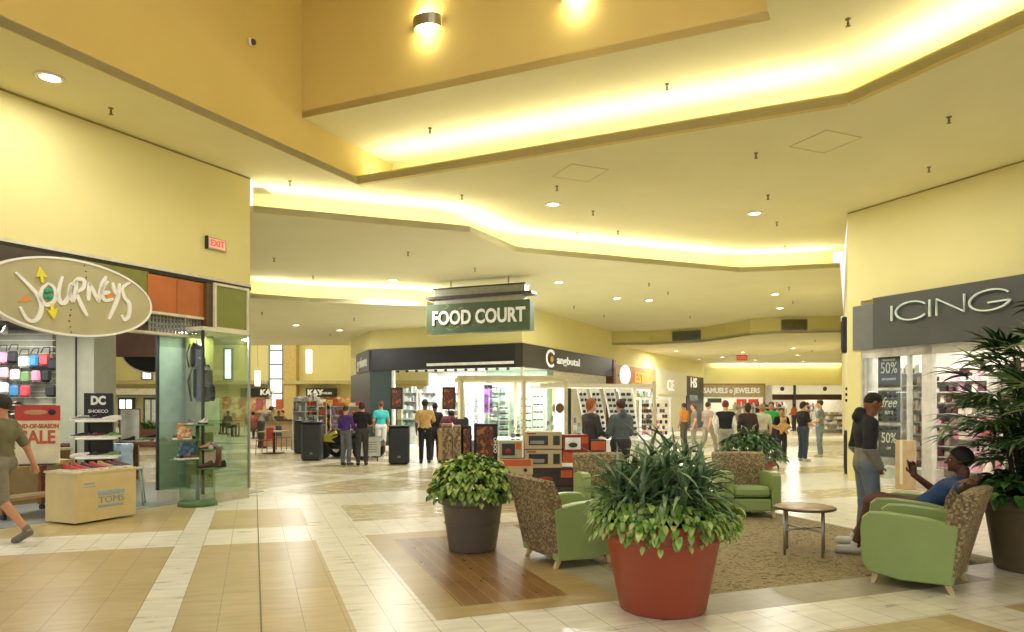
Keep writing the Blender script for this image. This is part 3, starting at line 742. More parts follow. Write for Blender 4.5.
    B.cap(hp(-.018, .084, -.062), hp(.018, .084, -.062), .0095*s, k=.006); B.ell(hp(0, .068, -.098), V3(.024, .024, .018)*s, Mh, .015)
    for sx in (-1, 1): B.ell(hp(sx*.078, -.008, -.005), V3(.012, .020, .032)*s, Mh, .008)
    B.cap(j['nt'], hp(0, -.02, -.05), .053*s, k=.03)
    for q, sx in (('r', 1), ('l', -1)):                           # hands: palm, four fingers, thumb
        Wr = j['wr'+q]; d = unit(Wr-j['el'+q]) if j['dir'+q] is None else unit(j['dir'+q])
        lat = unit(np.cross(d, V3(0, 0, 1)) if abs(d[2]) < .85 else V3(0, 1, 0) - d*d[1]); nm = unit(np.cross(lat, d))
        if abs(d[2]) >= .85: nm = V3(-sx, 0, 0)-d*d[0]*-sx; nm = unit(nm)
        B.cap(Wr, Wr+d*.075*s, .030*s, .038*s, nm, .5, k=.012)
        for i, L in enumerate((.066, .076, .070, .054)):
            o = (i-1.5)*.0195*s; b0 = Wr + d*.088*s + lat*o; b1 = b0 + d*L*.5*s + nm*.012*s; b2 = b1 + d*L*.34*s + nm*.028*s
            B.cap(b0-d*.012, b1, .0098*s, .009*s, k=.004); B.cap(b1, b2, .009*s, .0078*s, k=.004)
        th = Wr + d*.025*s + lat*.030*s; B.cap(th, th+(d*.6+lat*.7)*.04*s, .0125*s, .0105*s, k=.008); B.cap(th+(d*.6+lat*.7)*.04*s, th+(d*.85+lat*.4+nm*.3)*.068*s, .0105*s, .009*s, k=.004)
    for q in 'rl': B.cap(j['an'+q]-V3(0, .03, .03)*s, j['to'+q], .038*s, .032*s)
    B.build('body', SK[skin], t, h)
    # garments
    kind, col = top; cm = cloth(col, col); g = SDF(.03); torso(g, .014)
    if hem: g.cap(j['pel']-V3(.05, 0, 0), j['pel']+V3(.05, 0, 0), .135*s*w, flat=fw, fk=.85)
    for q in 'rl': arm(g, q, .013 if kind != 'hoodie' else .02, sleeve)
    up = unit(j['nb']-j['che'])
    g.cut(j['nb']+up*.034*s, up)
    low = j['pel'] - unit(j['wai']-j['pel'])*(.06+hem)*s; g.cut(low, -unit(j['wai']-j['pel']))
    if kind == 'hoodie':
        g.cuts = []; g.cut(low, -unit(j['wai']-j['pel'])); g.cap(j['nb']+V3(0, -.05, .02)*s - fw*.03, j['nb']+V3(0, -.02, .07)*s - fw*.05, .075*s, .06*s)
    g.build(kind, cm, t, h)
    if two:
        g.cut(j['wai']+V3(0, 0, .03), (0, 0, 1)); g.build(kind + '_lower_panel', cloth('hoodie_grey', two), t, h, .004)
    if kind == 'vest':
        g = SDF(.03)
        for q in 'rl': arm(g, q, .010, 2)
        g.build('sleeves', cloth('sleeve_white', 'D8D6CC'), t, h)
    pn, pc = pants; g = SDF(.03); e = .016
    g.cap(j['pel']-V3(.05*s, 0, 0), j['pel']+V3(.05*s, 0, 0), .118*s*w+.012, flat=fw, fk=.86)
    for q in 'rl': leg(g, q, e, 1.0 if shorts else 1.93); g.cap(j['pel'], j['hi'+q], .10*s*w+.012)
    if not shorts and j['wai'][2]-j['pel'][2] > .08: g.cut(j['pel']+V3(0, 0, .07)*s, (0, 0, 1))
    g.build(pn, cloth(pc, pc), t, h)
    if not bare_feet:
        for q in 'rl':
            An, To = j['an'+q], j['to'+q]; d = unit(To-An-V3(0, 0, (To-An)[2]*.5)); g = SDF(.02)
            fd = unit(V3((To-An)[0], (To-An)[1], 0) if abs((To-An)[0])+abs((To-An)[1]) > .03 else V3(0, 1, 0))
            g.cap(An-V3(0, 0, .04)*s-fd*.035*s, To+fd*.01*s, .044*s, .043*s); g.cap(An-V3(0, 0, .04)*s, An+V3(0, 0, .01), .044*s, .046*s)
            if min(An[2], To[2]) < .14: g.cut((0, 0, .0), (0, 0, -1))
            g.build('shoe', mat('shoe_'+shoes, shoes, .5), t, h)
    # hair
    hk, hc = hair
    if hk != 'none':
        hm = mat('hair_'+hc, hc, .65, var=.12, scale=60, bump=.3); g = SDF(.015)
        if hk == 'bald_fuzz': g.ell(hp(0, -.016, .028), V3(.079, .099, .102)*s, Mh)
        else: g.ell(hp(0, -.018, .03), V3(.088, .106, .108)*s, Mh)
        if hk == 'afro': g.ell(hp(0, -.03, .03), V3(.094, .108, .110)*s, Mh)
        if hk in ('long', 'bob', 'pony'):
            g.ell(hp(0, -.055, -.02), V3(.082, .065, .10)*s, Mh)
            if hk == 'long': g.cap(hp(0, -.075, -.02), hp(0, -.085, -.26), .075*s, .06*s, HF, .6)
            if hk == 'pony': g.cap(hp(0, -.11, .03), hp(0, -.13, -.16), .035*s, .02*s)
        g.cut(hp(0, .062, .05), unit(HF*.75 - HU*.66)); 
        if hk in ('short', 'afro', 'bald_fuzz'): g.cut(hp(0, .0, -.055), -HU); g.cut(hp(0, -.01, -.02), unit(HF*.55-HU*.84))
        g.build('hair', hm, t, h)
    if Yd < 12:
        for sx in (-1, 1):
            m = MB(); m.ball(hp(sx*.030, .076, .004), (.0095*s,)*3, 10); m.ball(hp(sx*.031, .0815, .004), (.0055*s,)*3, 8, mi=1); m.build('eye', [eyew, eyeb], t)
    return t, j
def face_to(x, y, tx, ty): return math.atan2(-(tx-x), ty-y)
WALK = dict(anr=(.1, .28, .10), knr=(.1, .22, .52), tor=(.12, .43, .09), anl=(-.1, -.33, .16), knl=(-.1, -.06, .50), tol=(-.11, -.22, .03), wrl=(-.25, .25, .93), ell=(-.25, .02, 1.15), wrr=(.25, -.22, .93), elr=(.25, -.13, 1.15))
LOOKDOWN = dict(wrr=(.10, .30, 1.05), wrl=(-.10, .30, 1.05), elr=(.24, .04, 1.13), ell=(-.24, .04, 1.13))
BEND = dict(che=(0, .14, 1.24), nb=(0, .30, 1.34), nt=(0, .35, 1.38), hd=(0, .42, 1.44), shr=(.185, .26, 1.32), shl=(-.185, .26, 1.32), wai=(0, .04, 1.08), elr=(.22, .36, 1.08), ell=(-.22, .36, 1.08), wrr=(.14, .52, .98), wrl=(-.14, .52, .98))
SIT = dict(pel=(0, 0, .54), wai=(0, -.02, .68), che=(0, -.04, .88), nb=(0, -.05, 1.04), nt=(0, -.02, 1.12), hd=(0, 0, 1.225), shr=(.185, -.04, 1.0), shl=(-.185, -.04, 1.0), elr=(.24, .04, .74), ell=(-.24, .04, .74),
    wrr=(.14, .26, .74), wrl=(-.14, .26, .74), hir=(.085, .03, .54), hil=(-.085, .03, .54), knr=(.12, .44, .54), knl=(-.12, .44, .54), anr=(.12, .46, .09), anl=(-.12, .46, .09), tor=(.13, .60, .03), tol=(-.13, .60, .03))
def at(px, py): return G(px, py)
# standing man by the accessory shop (profile, facing right, hands in the hoodie pockets)
P0 = (4.10, 8.1, 0)
person('man standing with lowered head and hands in pockets, black and grey hoodie and jeans', P0, math.radians(-98), 'brown', ('hoodie', '2A2A2A'), ('jeans', '6F7C86'), 'C9C7C0', ('bald_fuzz', '1A1310'), H=1.78, head_pitch=-.42, sleeve=2,
    pose=dict(elr=(.23, -.05, 1.14), ell=(-.23, -.05, 1.14), wrr=(.17, .075, .93), wrl=(-.17, .075, .93), dirr=(-.5, .3, -.8), dirl=(.5, .3, -.8), nb=(0, -.0, 1.46), nt=(0, .045, 1.53), hd=(0, .075, 1.625), knr=(.09, .05, .5)), hem=.08, res=.009, two='8C8A7A')
# seated man with the phone
fch = unit(V3(-.75, .66, 0)); a_ch = math.atan2(.75, .66)
hip = np.array([4.36, 7.44])+fch[:2]*-.07
seatp, js = person('person in a blue shirt lounging in the armchair, holding up a dark phone', (hip[0], hip[1], 0), a_ch, 'dark', ('shirt', '2F4A7C'), ('shorts', '6B4A40'), 'D8D4CC', ('afro', '120D0B'), H=1.80, w=1.12, sleeve=.8, shorts=True, head_pitch=.05, head_yaw=.35,
    pose=dict(pel=(0, .10, .50), wai=(0, -.01, .58), che=(0, -.16, .71), nb=(0, -.28, .85), nt=(0, -.29, .93), hd=(0, -.25, 1.04), shr=(.19, -.25, .80), shl=(-.19, -.25, .80), elr=(.30, .0, .68), wrr=(.22, .19, .85), dirr=(-.1, .1, 1),
              ell=(-.42, -.36, .80), wrl=(-.60, -.44, .89), dirl=(-.8, -.2, -.3), hir=(.09, .12, .50), hil=(-.09, .12, .50), knr=(.14, .52, .58), knl=(-.16, .52, .58), anr=(.08, .74, .14), anl=(-.20, .66, .10), tor=(.09, .90, .08), tol=(-.22, .81, .04)), res=.008)
ph = thing('mobile_phone', 'small dark mobile phone held up by the person in the blue shirt', 'phone', tuple(Matrix.Rotation(a_ch, 4, 'Z') @ Vector(js['wrr'] + V3(-.01, .05, .10)) + Vector((hip[0], hip[1], 0))), a_ch + .4)
m = MB(); m.box((0, 0, 0), (.062, .010, .125), bev=.004, rx=-.2); m.build('case', black, ph); m = MB(); m.box((0, -.0065, 0), (.054, .002, .105), rx=-.2); m.build('screen', mat('phone_screen', '20262C', .1), ph)
# passer-by in front of the shoe shop, striding left out of the frame
person('person in olive shirt and grey shorts walking left past the shoe shop sale sign', (-6.12, 8.40, 0), math.radians(96), 'tan', ('shirt', '6B6648'), ('shorts', '7A7462'), '6A6458', ('short', '2A2018'), H=1.74, pose=WALK, sleeve=.9, shorts=True, head_yaw=.1)
# group near the corner shop
person('man in tan patterned shirt and black trousers at the corner shop, back to viewer', at(425, 463), math.radians(8), 'dark', ('shirt', 'B8935A'), ('trousers', '17171A'), '1B1A1A', ('short', '14100E'), H=1.76, sleeve=.95, hem=.06, pose=dict(elr=(.25, .10, 1.18), wrr=(.12, .30, 1.06)))
person('woman in dark red top leaning to the right, long black hair and tan trousers', at(443, 463), math.radians(-35), 'dark', ('shirt', '5A1F2A'), ('trousers', 'A98A5C'), '2A2320', ('long', '14100F'), H=1.64, sleeve=.5, pose=BEND)
person('person in black top standing between the tan-shirted man and the leaning woman', G(435, 460), math.radians(5), 'dark', ('shirt', '1F1D20'), ('trousers', '2A2426'), '1B1A1A', ('short', '14100E'), H=1.66, sleeve=1.9)
person('child in purple jacket and grey jeans beside the black ride car', at(346, 465), math.radians(-20), 'light', ('jacket', '4E2F7A'), ('jeans', '66696A'), '3A3A3C', ('short', '3A281A'), H=1.60, w=.85, sleeve=1.9, pose=LOOKDOWN)
person('person in black top and charcoal trousers next to the child in purple', at(362, 465), math.radians(12), 'light', ('shirt', '18171A'), ('trousers', '3A3836'), '201F20', ('bob', '3A281C'), H=1.70, sleeve=.9, pose=LOOKDOWN)
person('person in turquoise shirt and white shorts beyond the black ride car', at(381, 456), math.radians(20), 'tan', ('shirt', '3FB8BA'), ('shorts', 'D9D7D0'), 'C9C7C0', ('short', '6A3A22'), H=1.72, shorts=True, sleeve=.6)
person('ginger-haired person in dark grey jacket at the sunglasses cart', (1.50, 13.3, 0), math.radians(-60), 'light', ('jacket', '4A4648'), ('trousers', '3A3A3E'), '303030', ('bob', 'A8643A'), H=1.74, sleeve=1.9, pose=LOOKDOWN)
person('person in slate grey hooded jacket right of the ginger-haired one', (2.02, 13.0, 0), math.radians(25), 'light', ('hoodie', '5A6468'), ('trousers', '3A3A3E'), '303030', ('short', '4A3626'), H=1.72, w=1.15, sleeve=1.9, pose=LOOKDOWN)
person('person with maroon hair in black vest over white sleeves, back to viewer', (5.55, 18.2, 0), math.radians(-14), 'light', ('vest', '151517'), ('trousers', '8F8C80'), '303030', ('short', '6E1F24'), H=1.72, w=1.1, sleeve=.2)
person('person with long dark hair and dark brown jacket beside the black vest', (6.2, 18.4, 0), math.radians(-18), 'light', ('jacket', '3A2C26'), ('trousers', '3A3632'), '303030', ('long', '2A1C16'), H=1.66, sleeve=1.9)
person('person in pale shirt just right of the dark brown jacket', (6.75, 18.9, 0), math.radians(-10), 'light', ('shirt', 'C9C4AE'), ('trousers', '8C8878'), '303030', ('bob', 'A07A50'), H=1.64, sleeve=.6)
person('person in bright green shirt behind the child with the tan toy', (8.0, 21.6, 0), math.radians(160), 'tan', ('shirt', '2E9E50'), ('trousers', '3A3A42'), '303030', ('short', '3A2418'), H=1.70, sleeve=.5)
kd, kj = person('child in black shirt hugging a tan soft toy', (7.85, 20.4, 0), math.radians(170), 'tan', ('shirt', '161618'), ('trousers', '2A2A30'), '303030', ('short', '1E1612'), H=1.52, w=.9, sleeve=.6, pose=LOOKDOWN)
person('woman in black shirt and blue jeans standing in the corridor, arms forward', at(803, 461), math.radians(-75), 'light', ('shirt', '221E22'), ('jeans', '3A4658'), 'C0BCB4', ('bob', '3A281E'), H=1.70, w=1.1, sleeve=.8, pose=LOOKDOWN, head_pitch=-.2)
person('man in grey shirt and faded jeans close to the woman in the corridor', at(820, 457), math.radians(60), 'light', ('shirt', '7E8286'), ('jeans', '7C8894'), 'C0BCB4', ('short', '3A281E'), H=1.76, sleeve=.6, pose=LOOKDOWN)
person('woman in orange top with long dark hair far down the corridor', at(794, 431), math.radians(30), 'brown', ('shirt', 'C0602E'), ('trousers', '4A3A30'), '303030', ('long', '1E1612'), H=1.66, pose=LOOKDOWN)
person('person in orange shirt left of the blurred group at the pink cart', at(684, 447), math.radians(40), 'tan', ('shirt', 'D98A2E'), ('trousers', '5A564E'), '303030', ('short', '3A281E'), H=1.66)
person('person in greyish tan top in the group beyond the red planter', at(694, 452), math.radians(80), 'light', ('shirt', '8A7C6C'), ('trousers', '8C8478'), '303030', ('bob', '5A4634'), H=1.66)
person('person in mauve-grey top walking behind the red planter plants', at(708, 455), math.radians(-60), 'light', ('shirt', 'A89488'), ('trousers', 'A09888'), '303030', ('short', '4A3426'), H=1.7, pose=WALK)
person('person in dark top deep in the corridor left of the orange top', at(783, 428), math.radians(10), 'brown', ('shirt', '33303A'), ('trousers', '2E2C30'), '303030', ('short', '1E1612'), H=1.7)
for i, (px, py, c, hc) in enumerate(((812, 424, '6A3A3A', '1E1612'), (822, 423, '3A3A44', '2E2018'), (832, 424, '8A8478', '1E1612'), (838, 422, '4A2A2A', '1E1612'), (806, 422, '8C5A4A', '3A281E'), (776, 423, '9A9484', '2E2018'), (765, 425, 'B0A894', '3A281E'))):
    person('small figure in the crowd at the far end of the corridor', at(px, py), i*1.1, 'tan', ('shirt', c), ('trousers', '33333A'), '303030', ('short', hc), H=1.7, group='crowd at the far end of the corridor', res=.03)
person('person with black hair half hidden behind the dark till monitor', (X_at(461, 20), 20.0, 0), .3, 'brown', ('shirt', '2A2A2C'), ('trousers', '2A2426'), '1B1A1A', ('short', '14100E'), H=1.50)
# food court
person('man in grey-brown shirt leaning over a food court table', at(261, 448), math.radians(-50), 'tan', ('shirt', '8A8270'), ('trousers', '3E4038'), '303030', ('short', '1E1612'), H=1.75, pose=BEND, sleeve=1.2)
cs = ['A8483C', 'C08A5A', '5A4A44', 'B06A5A', '8A3A30', '3A4A66', 'C9B08A', '6A5A4A']
proto = []
for i in range(4):
    proto.append(person('person sitting at a table of the crowded food court', (-9.0 - i*1.2, 27.5, 0), i*1.3, ['tan', 'light', 'brown', 'light'][i], ('shirt', cs[i]), ('trousers', '3A3A40'), '303030', ('short', ['1E1612', '5A3A20', '14100E', '3A281E'][i]), H=1.68, pose=SIT, group='people sitting in the food court', res=.024)[0])
crowd_spots = [(-8.9, 32.2), (-10.3, 33.4), (-12.0, 36), (-11.8, 43), (-10.9, 38.8), (-12.8, 39), (-14.6, 36), (-15.4, 41), (-18.5, 34), (-19.8, 36.5), (-20.6, 33), (-21.8, 38), (-17.2, 31.2), (-18.8, 41), (-22.5, 35), (-16.3, 38.5), (-12.2, 33)]
for i, (x, y) in enumerate(crowd_spots):
    p = proto[i % 4]; 
    if i < 4: p.location = (x, y, 0); p.rotation_euler = (0, 0, i*1.7)
for i, (x, y) in enumerate(crowd_spots[4:]):
    dup(proto[i % 4], (x, y, 0), i*2.1)
# ================================================================ the shoe shop on the left (frame J: x along the front, y into the shop)
panel_or = mat('orange_wood_panel', 'B5672F', .5, var=.05, scale=3); panel_gr = mat('olive_panel', '7E8438', .5, var=.04, scale=3)
frame_cr = mat('cream_frame', 'D8D2B4', .4); gglass = glass('shop_glass', 'EEF6F0', .08); brownw = mat('brown_timber', '7A4B2C', .45, var=.08, scale=9)
sF = J.s_
m = MB(); m.b2(-12, sF(147), -.04, .25, 2.95, 3.73); J.struct('trim_9', m, mat('olive_fascia', '7C7E3A', .55)); m = MB(); m.b2(-12, sF(62, -.05), -.055, -.035, 2.95, 3.73); J.struct('trim_50', m, mat('dark_fascia', '4A4230', .6)); m = MB(); m.b2(-12.2, 4.13, -.035, .0, 3.79, 3.84); J.struct('trim_51', m, frame_cr)  # last cream strip paints the highlight along the top of the black reveal
for n_, (a, b) in enumerate(((147, 176.5), (176.5, 206))):
    m = MB(); m.b2(sF(a, -.04), sF(b, -.04)-.012, -.06, .2, 3.12, 3.70); o = J.struct('trim_%d' % (10+n_), m, panel_or)
m = MB(); m.b2(-12, sF(206, -.05), -.08, .02, 3.08, 3.12); m.b2(-12, sF(206, -.05), -.06, .1, 2.76, 2.80); J.struct('trim_12', m, frame_cr)
# square lattice over the door
m = MB(); a, b = sF(150), sF(204)
for i in range(17): x = a + (b-a)*i/16; m.b2(x-.012, x+.012, 0, .03, 2.80, 3.10)
for z in (2.87, 2.95, 3.03): m.b2(a, b, .0, .03, z-.01, z+.01)
J.struct('trim_13', m, grey)
m = MB(); m.b2(sF(205, -.1), sF(247, -.14), -.14, .3, 2.98, 3.70); J.struct('trim_14', m, mat('brown_pier', '5A4426', .5))
m = MB(); m.b2(sF(214, -.17), sF(248.5, -.17), -.17, .1, 2.96, 3.68); J.struct('trim_15', m, panel_gr)
m = MB(); xa, xb = sF(214, -.18), sF(248.5, -.18)
m.b2(xa, xb, -.20, -.15, 2.92, 2.97); m.b2(xa, xb, -.20, -.15, 3.68, 3.72); m.b2(xa, xa+.04, -.20, -.15, 2.95, 3.7); m.b2(xb-.04, xb, -.20, -.15, 2.95, 3.7); J.struct('trim_16', m, frame_cr)
# glass corner showcase
bx1 = J.s_(249, -.40); bx0 = bx1 - .95; by0, by1 = -.40, .75
t = J.thing('glass_showcase', 'tall glass corner display case with pale plinth at the end of the shoe shop front', 'display case', (bx0+bx1)/2, (by0+by1)/2)
hx, hy = (bx1-bx0)/2, (by1-by0)/2
m = MB(); m.b2(-hx, hx, -hy, hy, 0, .17); m.build('plinth', mat('plinth_stone', 'B9B49C', .35), t)
m = MB(); m.b2(-hx, hx, -hy, hy, 2.86, 2.93); m.build('top_panel', frame_cr, t)
for (x, y) in ((-hx, -hy), (hx, -hy), (-hx, hy), (hx, hy)):
    m = MB(); m.b2(x-.018, x+.018, y-.018, y+.018, .17, 2.86); m.build('corner_post', steel if x > 0 else dark, t)
for q in ((-hx, hx, -hy, -hy+.01), (-hx, -hx+.01, -hy, hy), (hx-.01, hx, -hy, hy)):
    m = MB(); m.b2(q[0], q[1], q[2], q[3], .17, 2.86); m.build('glass_pane', gglass, t)
m = MB(); m.b2(-.05, .30, .12, .40, .17, 2.86); m.build('olive_pillar', mat('olive_pillar', '8A8A4A', .55), t)
m = MB(); m.b2(-hx+.02, hx-.02, hy-.03, hy-.01, .17, 2.86); m.build('back_panel', mat('sage_panel', '8FA08A', .55), t)
for z in (.95, 1.35):
    m = MB(); m.b2(.12, hx-.03, -hy+.05, .1, z, z+.012); m.build('glass_shelf', glass('shelf_glass', 'E4F2EA', .15), t)
m = MB(); m.b2(.08, .40, .08, .1, 1.15, 1.75); m.build('pale_poster', mat('poster_pale', 'C9D0A8', .6), t)
area('showcase_fill', J.w((bx0+bx1)/2, .1, 2.84), .7, 26, (1, 1, .95))  # unseen fill light, added to brighten the dark inside of the case
# backpack hanging in the case
bp = J.thing('backpack', 'black and grey backpack hanging high behind the showcase glass', 'backpack', sF(203, -.2), -.2, 1.62)
m = MB(); m.box((0, 0, .28), (.30, .17, .46), bev=.07); m.build('main_body', dark, bp); m = MB(); m.box((.02, -.10, .16), (.22, .07, .2), bev=.03); m.build('front_pocket', black, bp)
for sx in (-1, 1):
    m = MB(); m.tube([(sx*.1, .09, .5), (sx*.15, .13, .3), (sx*.12, .09, .06)], .02, 8, flat=.4); m.build('shoulder_strap', dgrey, bp)
m = MB(); m.tube([(-.04, .05, .5), (-.03, .05, .57), (.03, .05, .57), (.04, .05, .5)], .01, 6); m.build('grab_handle', black, bp)
bp.scale = (1.2, 1.1, 1.35)
bp2 = dup(bp, J.w(sF(197, -.15), -.15, 2.20), J.a, 'dark bag hanging from the top of the showcase above the backpack'); bp2.scale = (.8, .8, .9)
m = MB(); m.tube([(-.2, 0, 0), (.2, 0, 0)], .012, 8); hr = m.build('display_bar', steel, None, J.w(sF(200, -.2), -.12, 2.84), J.a); tag(hr, 'steel bar at the top of the showcase from which bags hang', 'rail')
# ---------------- shoes
def shoe_parts(t, col, sole, style=0):
    """0.27 m shoe along +Y"""
    m = MB(); prof = [(-.13, .035), (-.08, .038), (0, .032), (.06, .042), (.11, .038), (.138, .012)]
    vs = []; fs = []; n = len(prof)
    for z in (0, .028):
        for y, w in prof: vs.append((-w, y, z))
        for y, w in prof[::-1]: vs.append((w, y, z))
    k = 2*n; fs = [tuple(range(k-1, -1, -1)), tuple(range(k, 2*k))] + [(i, (i+1) % k, k+(i+1) % k, k+i) for i in range(k)]
    m.add(vs, fs); m.build('sole', sole, t)
    m = MB(); tall = .30 if style == 2 else (.11 if style == 1 else .075)
    secs = [(-.125, .030, .026, tall), (-.085, .034, .026, tall), (-.03, .033, .026, .078), (.03, .036, .026, .064), (.09, .036, .026, .050), (.13, .014, .026, .036)]
    vs = []; N = 8
    for y, w, z0, z1 in secs:
        for i in range(N):
            a = PI*i/(N-1); vs.append((w*math.cos(a)*(1 if i not in (0, N-1) else 1), y, z0 + (z1-z0)*math.sin(a)**.7))
    fs = [];
    for r in range(len(secs)-1):
        for i in range(N-1): fs.append((r*N+i, r*N+i+1, r*N+N+i+1, r*N+N+i))
    fs.append(tuple(range(N))); fs.append(tuple(range((len(secs)-1)*N, len(secs)*N))[::-1]); m.add(vs, fs, 0, True)
    if style == 2: m.tube([(0, -.085, .06), (0, -.09, .20), (0, -.095, .33)], [.042, .045, .05], 12)
    m.build('upper', col, t)
    if style == 0:
        m = MB()
        for q in range(3): m.tube([(-.018, .0+q*.018, .074-q*.004), (.018, .0+q*.018, .074-q*.004)], .0035, 5)
        m.build('laces', white, t)
scol = {'red': mat('shoe_red', 'A8322C', .6), 'black': mat('shoe_black', '1C1B1C', .5), 'white': mat('shoe_white', 'DDD9CE', .55), 'brown': mat('shoe_brown', '5B3C28', .55), 'tan': mat('shoe_tan', 'A98558', .6), 'grey': mat('shoe_grey', '7A7A78', .6), 'maroon': mat('shoe_maroon', '5A2028', .55), 'blue': mat('shoe_blue', '3A5C86', .6), 'green': mat('shoe_green', '5E8A4A', .6), 'pink': mat('shoe_pink', 'D889A4', .6)}
sole_w = mat('sole_white', 'D8D4C6', .6); sole_b = mat('sole_dark', '2A2522', .6)
SH = {}
def shoe(col, loc, rz, label, group=None, style=0, sole='w', name=None):
    key = (col, style, sole)
    if key in SH: return dup(SH[key], loc, rz, label, group)
    t = thing('boot' if style == 2 else 'shoe', label, 'boot' if style == 2 else 'shoe', loc, rz, group); shoe_parts(t, scol[col], sole_w if sole == 'w' else sole_b, style); SH[key] = t; return t
# carton display with sale shoes
ft = mat('cardboard', 'C9B680', .7, var=.03, scale=4); blueprint = mat('pale_blue_print', '8FA6A6', .7)
ax, ay = G(75, 526)[:2]; bx_, by_ = G(136, 516)[:2]; TA = math.atan2(by_-ay, bx_-ax); TL = math.hypot(bx_-ax, by_-ay)
t = thing('carton_table', 'cardboard covered display table with pale blue printing, red shoes on top', 'display table', (ax, ay, 0), TA)
m = MB(); m.b2(0, TL, 0, .62, .03, .70); m.build('carton', ft, t); m = MB(); m.b2(-.012, TL+.012, -.012, .64, .695, .725); m.build('table_top', mat('pale_board', 'D2C294', .6), t)
m = MB(); m.b2(TL*.36, TL*.78, -.004, .002, .20, .235); m.b2(TL*.36, TL*.80, -.004, .002, .37, .43); m.b2(TL*.12, TL*.32, -.004, .002, .50, .51); m.b2(TL*.14, TL*.30, -.004, .002, .54, .56); m.build('printed_bands', blueprint, t)
text('lettering', 'TOMS', .13, mat('print_grey', '7F9494', .7), t, (TL*.58, -.004, .30), .002, 0, 1.15)
for i in range(7):
    shoe(['red', 'red', 'maroon', 'red', 'tan', 'maroon', 'brown'][i], (ax+math.cos(TA)*(.08+i*TL/7.4)-math.sin(TA)*.17, ay+math.sin(TA)*(.08+i*TL/7.4)+math.cos(TA)*.17, .726), TA+PI+.3,
         'flat canvas shoe in the row on the cardboard covered table', 'shoes in the row on the cardboard covered table', 1)
# wooden table on castors to the left of it, with an upper tier
wt = thing('wooden_display_table', 'low wooden display table on castors left of the cardboard covered table', 'display table', G(32, 517), TA+.05)
m = MB(); m.b2(-.45, .62, -.05, .62, .74, .80); m.build('table_top', mat('pale_oak', 'B59A66', .5, var=.06), wt)
for x in (-.42, .52):
    for y in (.0, .54):
        m = MB(); m.b2(x, x+.085, y, y+.085, .09, .74); l = m.build('leg', brownw, wt); c = MB(); c.lathe([(.0001, -.045), (.043, -.045), (.045, .045), (.0001, .045)], n=14)
        c2 = MB(); c2.tube([(x+.02, y+.04, .045), (x+.065, y+.04, .045)], .044, 14, sm=False); c2.build('castor', black, l)
m = MB(); m.b2(-.40, .58, .05, .55, .26, .29); m.build('lower_shelf', mat('pale_oak', 'B59A66'), wt)
ut = thing('tiered_display_table', 'long pale tier table behind the cardboard covered table, shoes along its top', 'display table', (G(20, 505)[0]-.5, 10.45, 0), TA-.12)
m = MB(); m.b2(-.6, 1.9, 0, .55, .86, .90); m.build('table_top', mat('pale_board2', 'BBA874', .55), ut); m = MB(); m.b2(-.58, 1.88, .05, .5, 0, .86); m.build('panel_base', mat('brown_base', '8A7248', .6), ut)
uw = lambda x, y, z: tuple(Matrix.Translation(ut.location) @ Matrix.Rotation(TA-.12, 4, 'Z') @ Vector((x, y, z)))
for i in range(11):
    shoe(['brown', 'black', 'tan', 'black', 'grey', 'brown', 'black', 'tan', 'brown', 'black', 'maroon'][i], uw(-.45+i*.225, .2 + (i % 2)*.12, .902), TA+.5+(i % 3)*.4, 'casual shoe on the long pale tier table', 'shoes along the pale tier table', i % 2, 'b' if i % 3 else 'w')
# sale sign stand
ss = thing('sale_sign', 'standing poster board reading END OF SEASON SALE under a red panel', 'sign', (X_at(38, 9.75), 9.75, .80), .35)
ssd = ss
m = MB(); m.b2(-.265, .265, -.008, .008, .02, .80); m.build('poster', mat('poster_cream', 'D8CFAE', .6), ss)
m = MB(); m.b2(-.27, .27, -.014, -.004, .62, .83); m.build('red_panel', mat('poster_red', 'B5392B', .5), ss)
m = MB(); m.ball((-.02, -.016, .735), (.15, .004, .035), 16); m.build('oval_badge', mat('badge_tan', 'B98A62', .5), ss); m = MB(); m.ball((.17, -.016, .735), (.05, .004, .04), 12); m.build('round_badge', black, ss)
sr = mat('sale_red', 'B4553C', .6); text('small_lettering', 'END-OF-SEASON', .085, sr, ss, (0, -.012, .54), .003, .003, .78); text('large_lettering', 'SALE', .25, sr, ss, (0, -.012, .38), .003, .008, .80)
m = MB(); m.b2(-.2, .2, -.1, .1, 0, .02); m.build('stand_foot', dark, ss)
# black shelf tower
dc = thing('shelf_tower', 'black shoe tower with three white-edged oval shelves and a printed header', 'display stand', (X_at(99, 11.0), 11.0, .0), .25)
m = MB(); m.b2(-.20, -.14, -.03, .03, 0, 1.80); m.b2(.14, .20, -.03, .03, 0, 1.80); m.b2(-.2, .2, .0, .03, .7, 1.8); m.build('upright', black, dc); m = MB(); m.b2(-.2, .2, -.035, -.005, 1.42, 1.82); m.build('header', black, dc)
text('logo', 'DC', .18, white, dc, (0, -.04, 1.70), .003, .01, .8); text('lettering', 'SHOECO', .07, white, dc, (0, -.04, 1.535), .003, .001)
for z in (.82, 1.12, 1.42-.03):
    m = MB(); m.lathe([(.0001, 0), (.30, 0), (.30, .03), (.0001, .03)], (0, -.12, z-.02), 28, sy=.55); m.build('shelf', white, dc)
m = MB(); m.b2(-.35, .35, -.3, .2, 0, .05); m.build('base', black, dc)
cs_, sn_ = math.cos(.25), math.sin(.25); dcw = lambda x, y, z: (dc.location.x+cs_*x-sn_*y, dc.location.y+sn_*x+cs_*y, z)
for z, row in ((.831, ('white', 'black', 'green')), (1.131, ('black', 'maroon', 'green')), (1.401, ('grey', 'black', 'white'))):
    for i, c_ in enumerate(row): shoe(c_, dcw(-.22+.22*i, -.14, z), 2.0, 'trainer on one of the shelves of the black tower', 'trainers on the black shelf tower', 0)
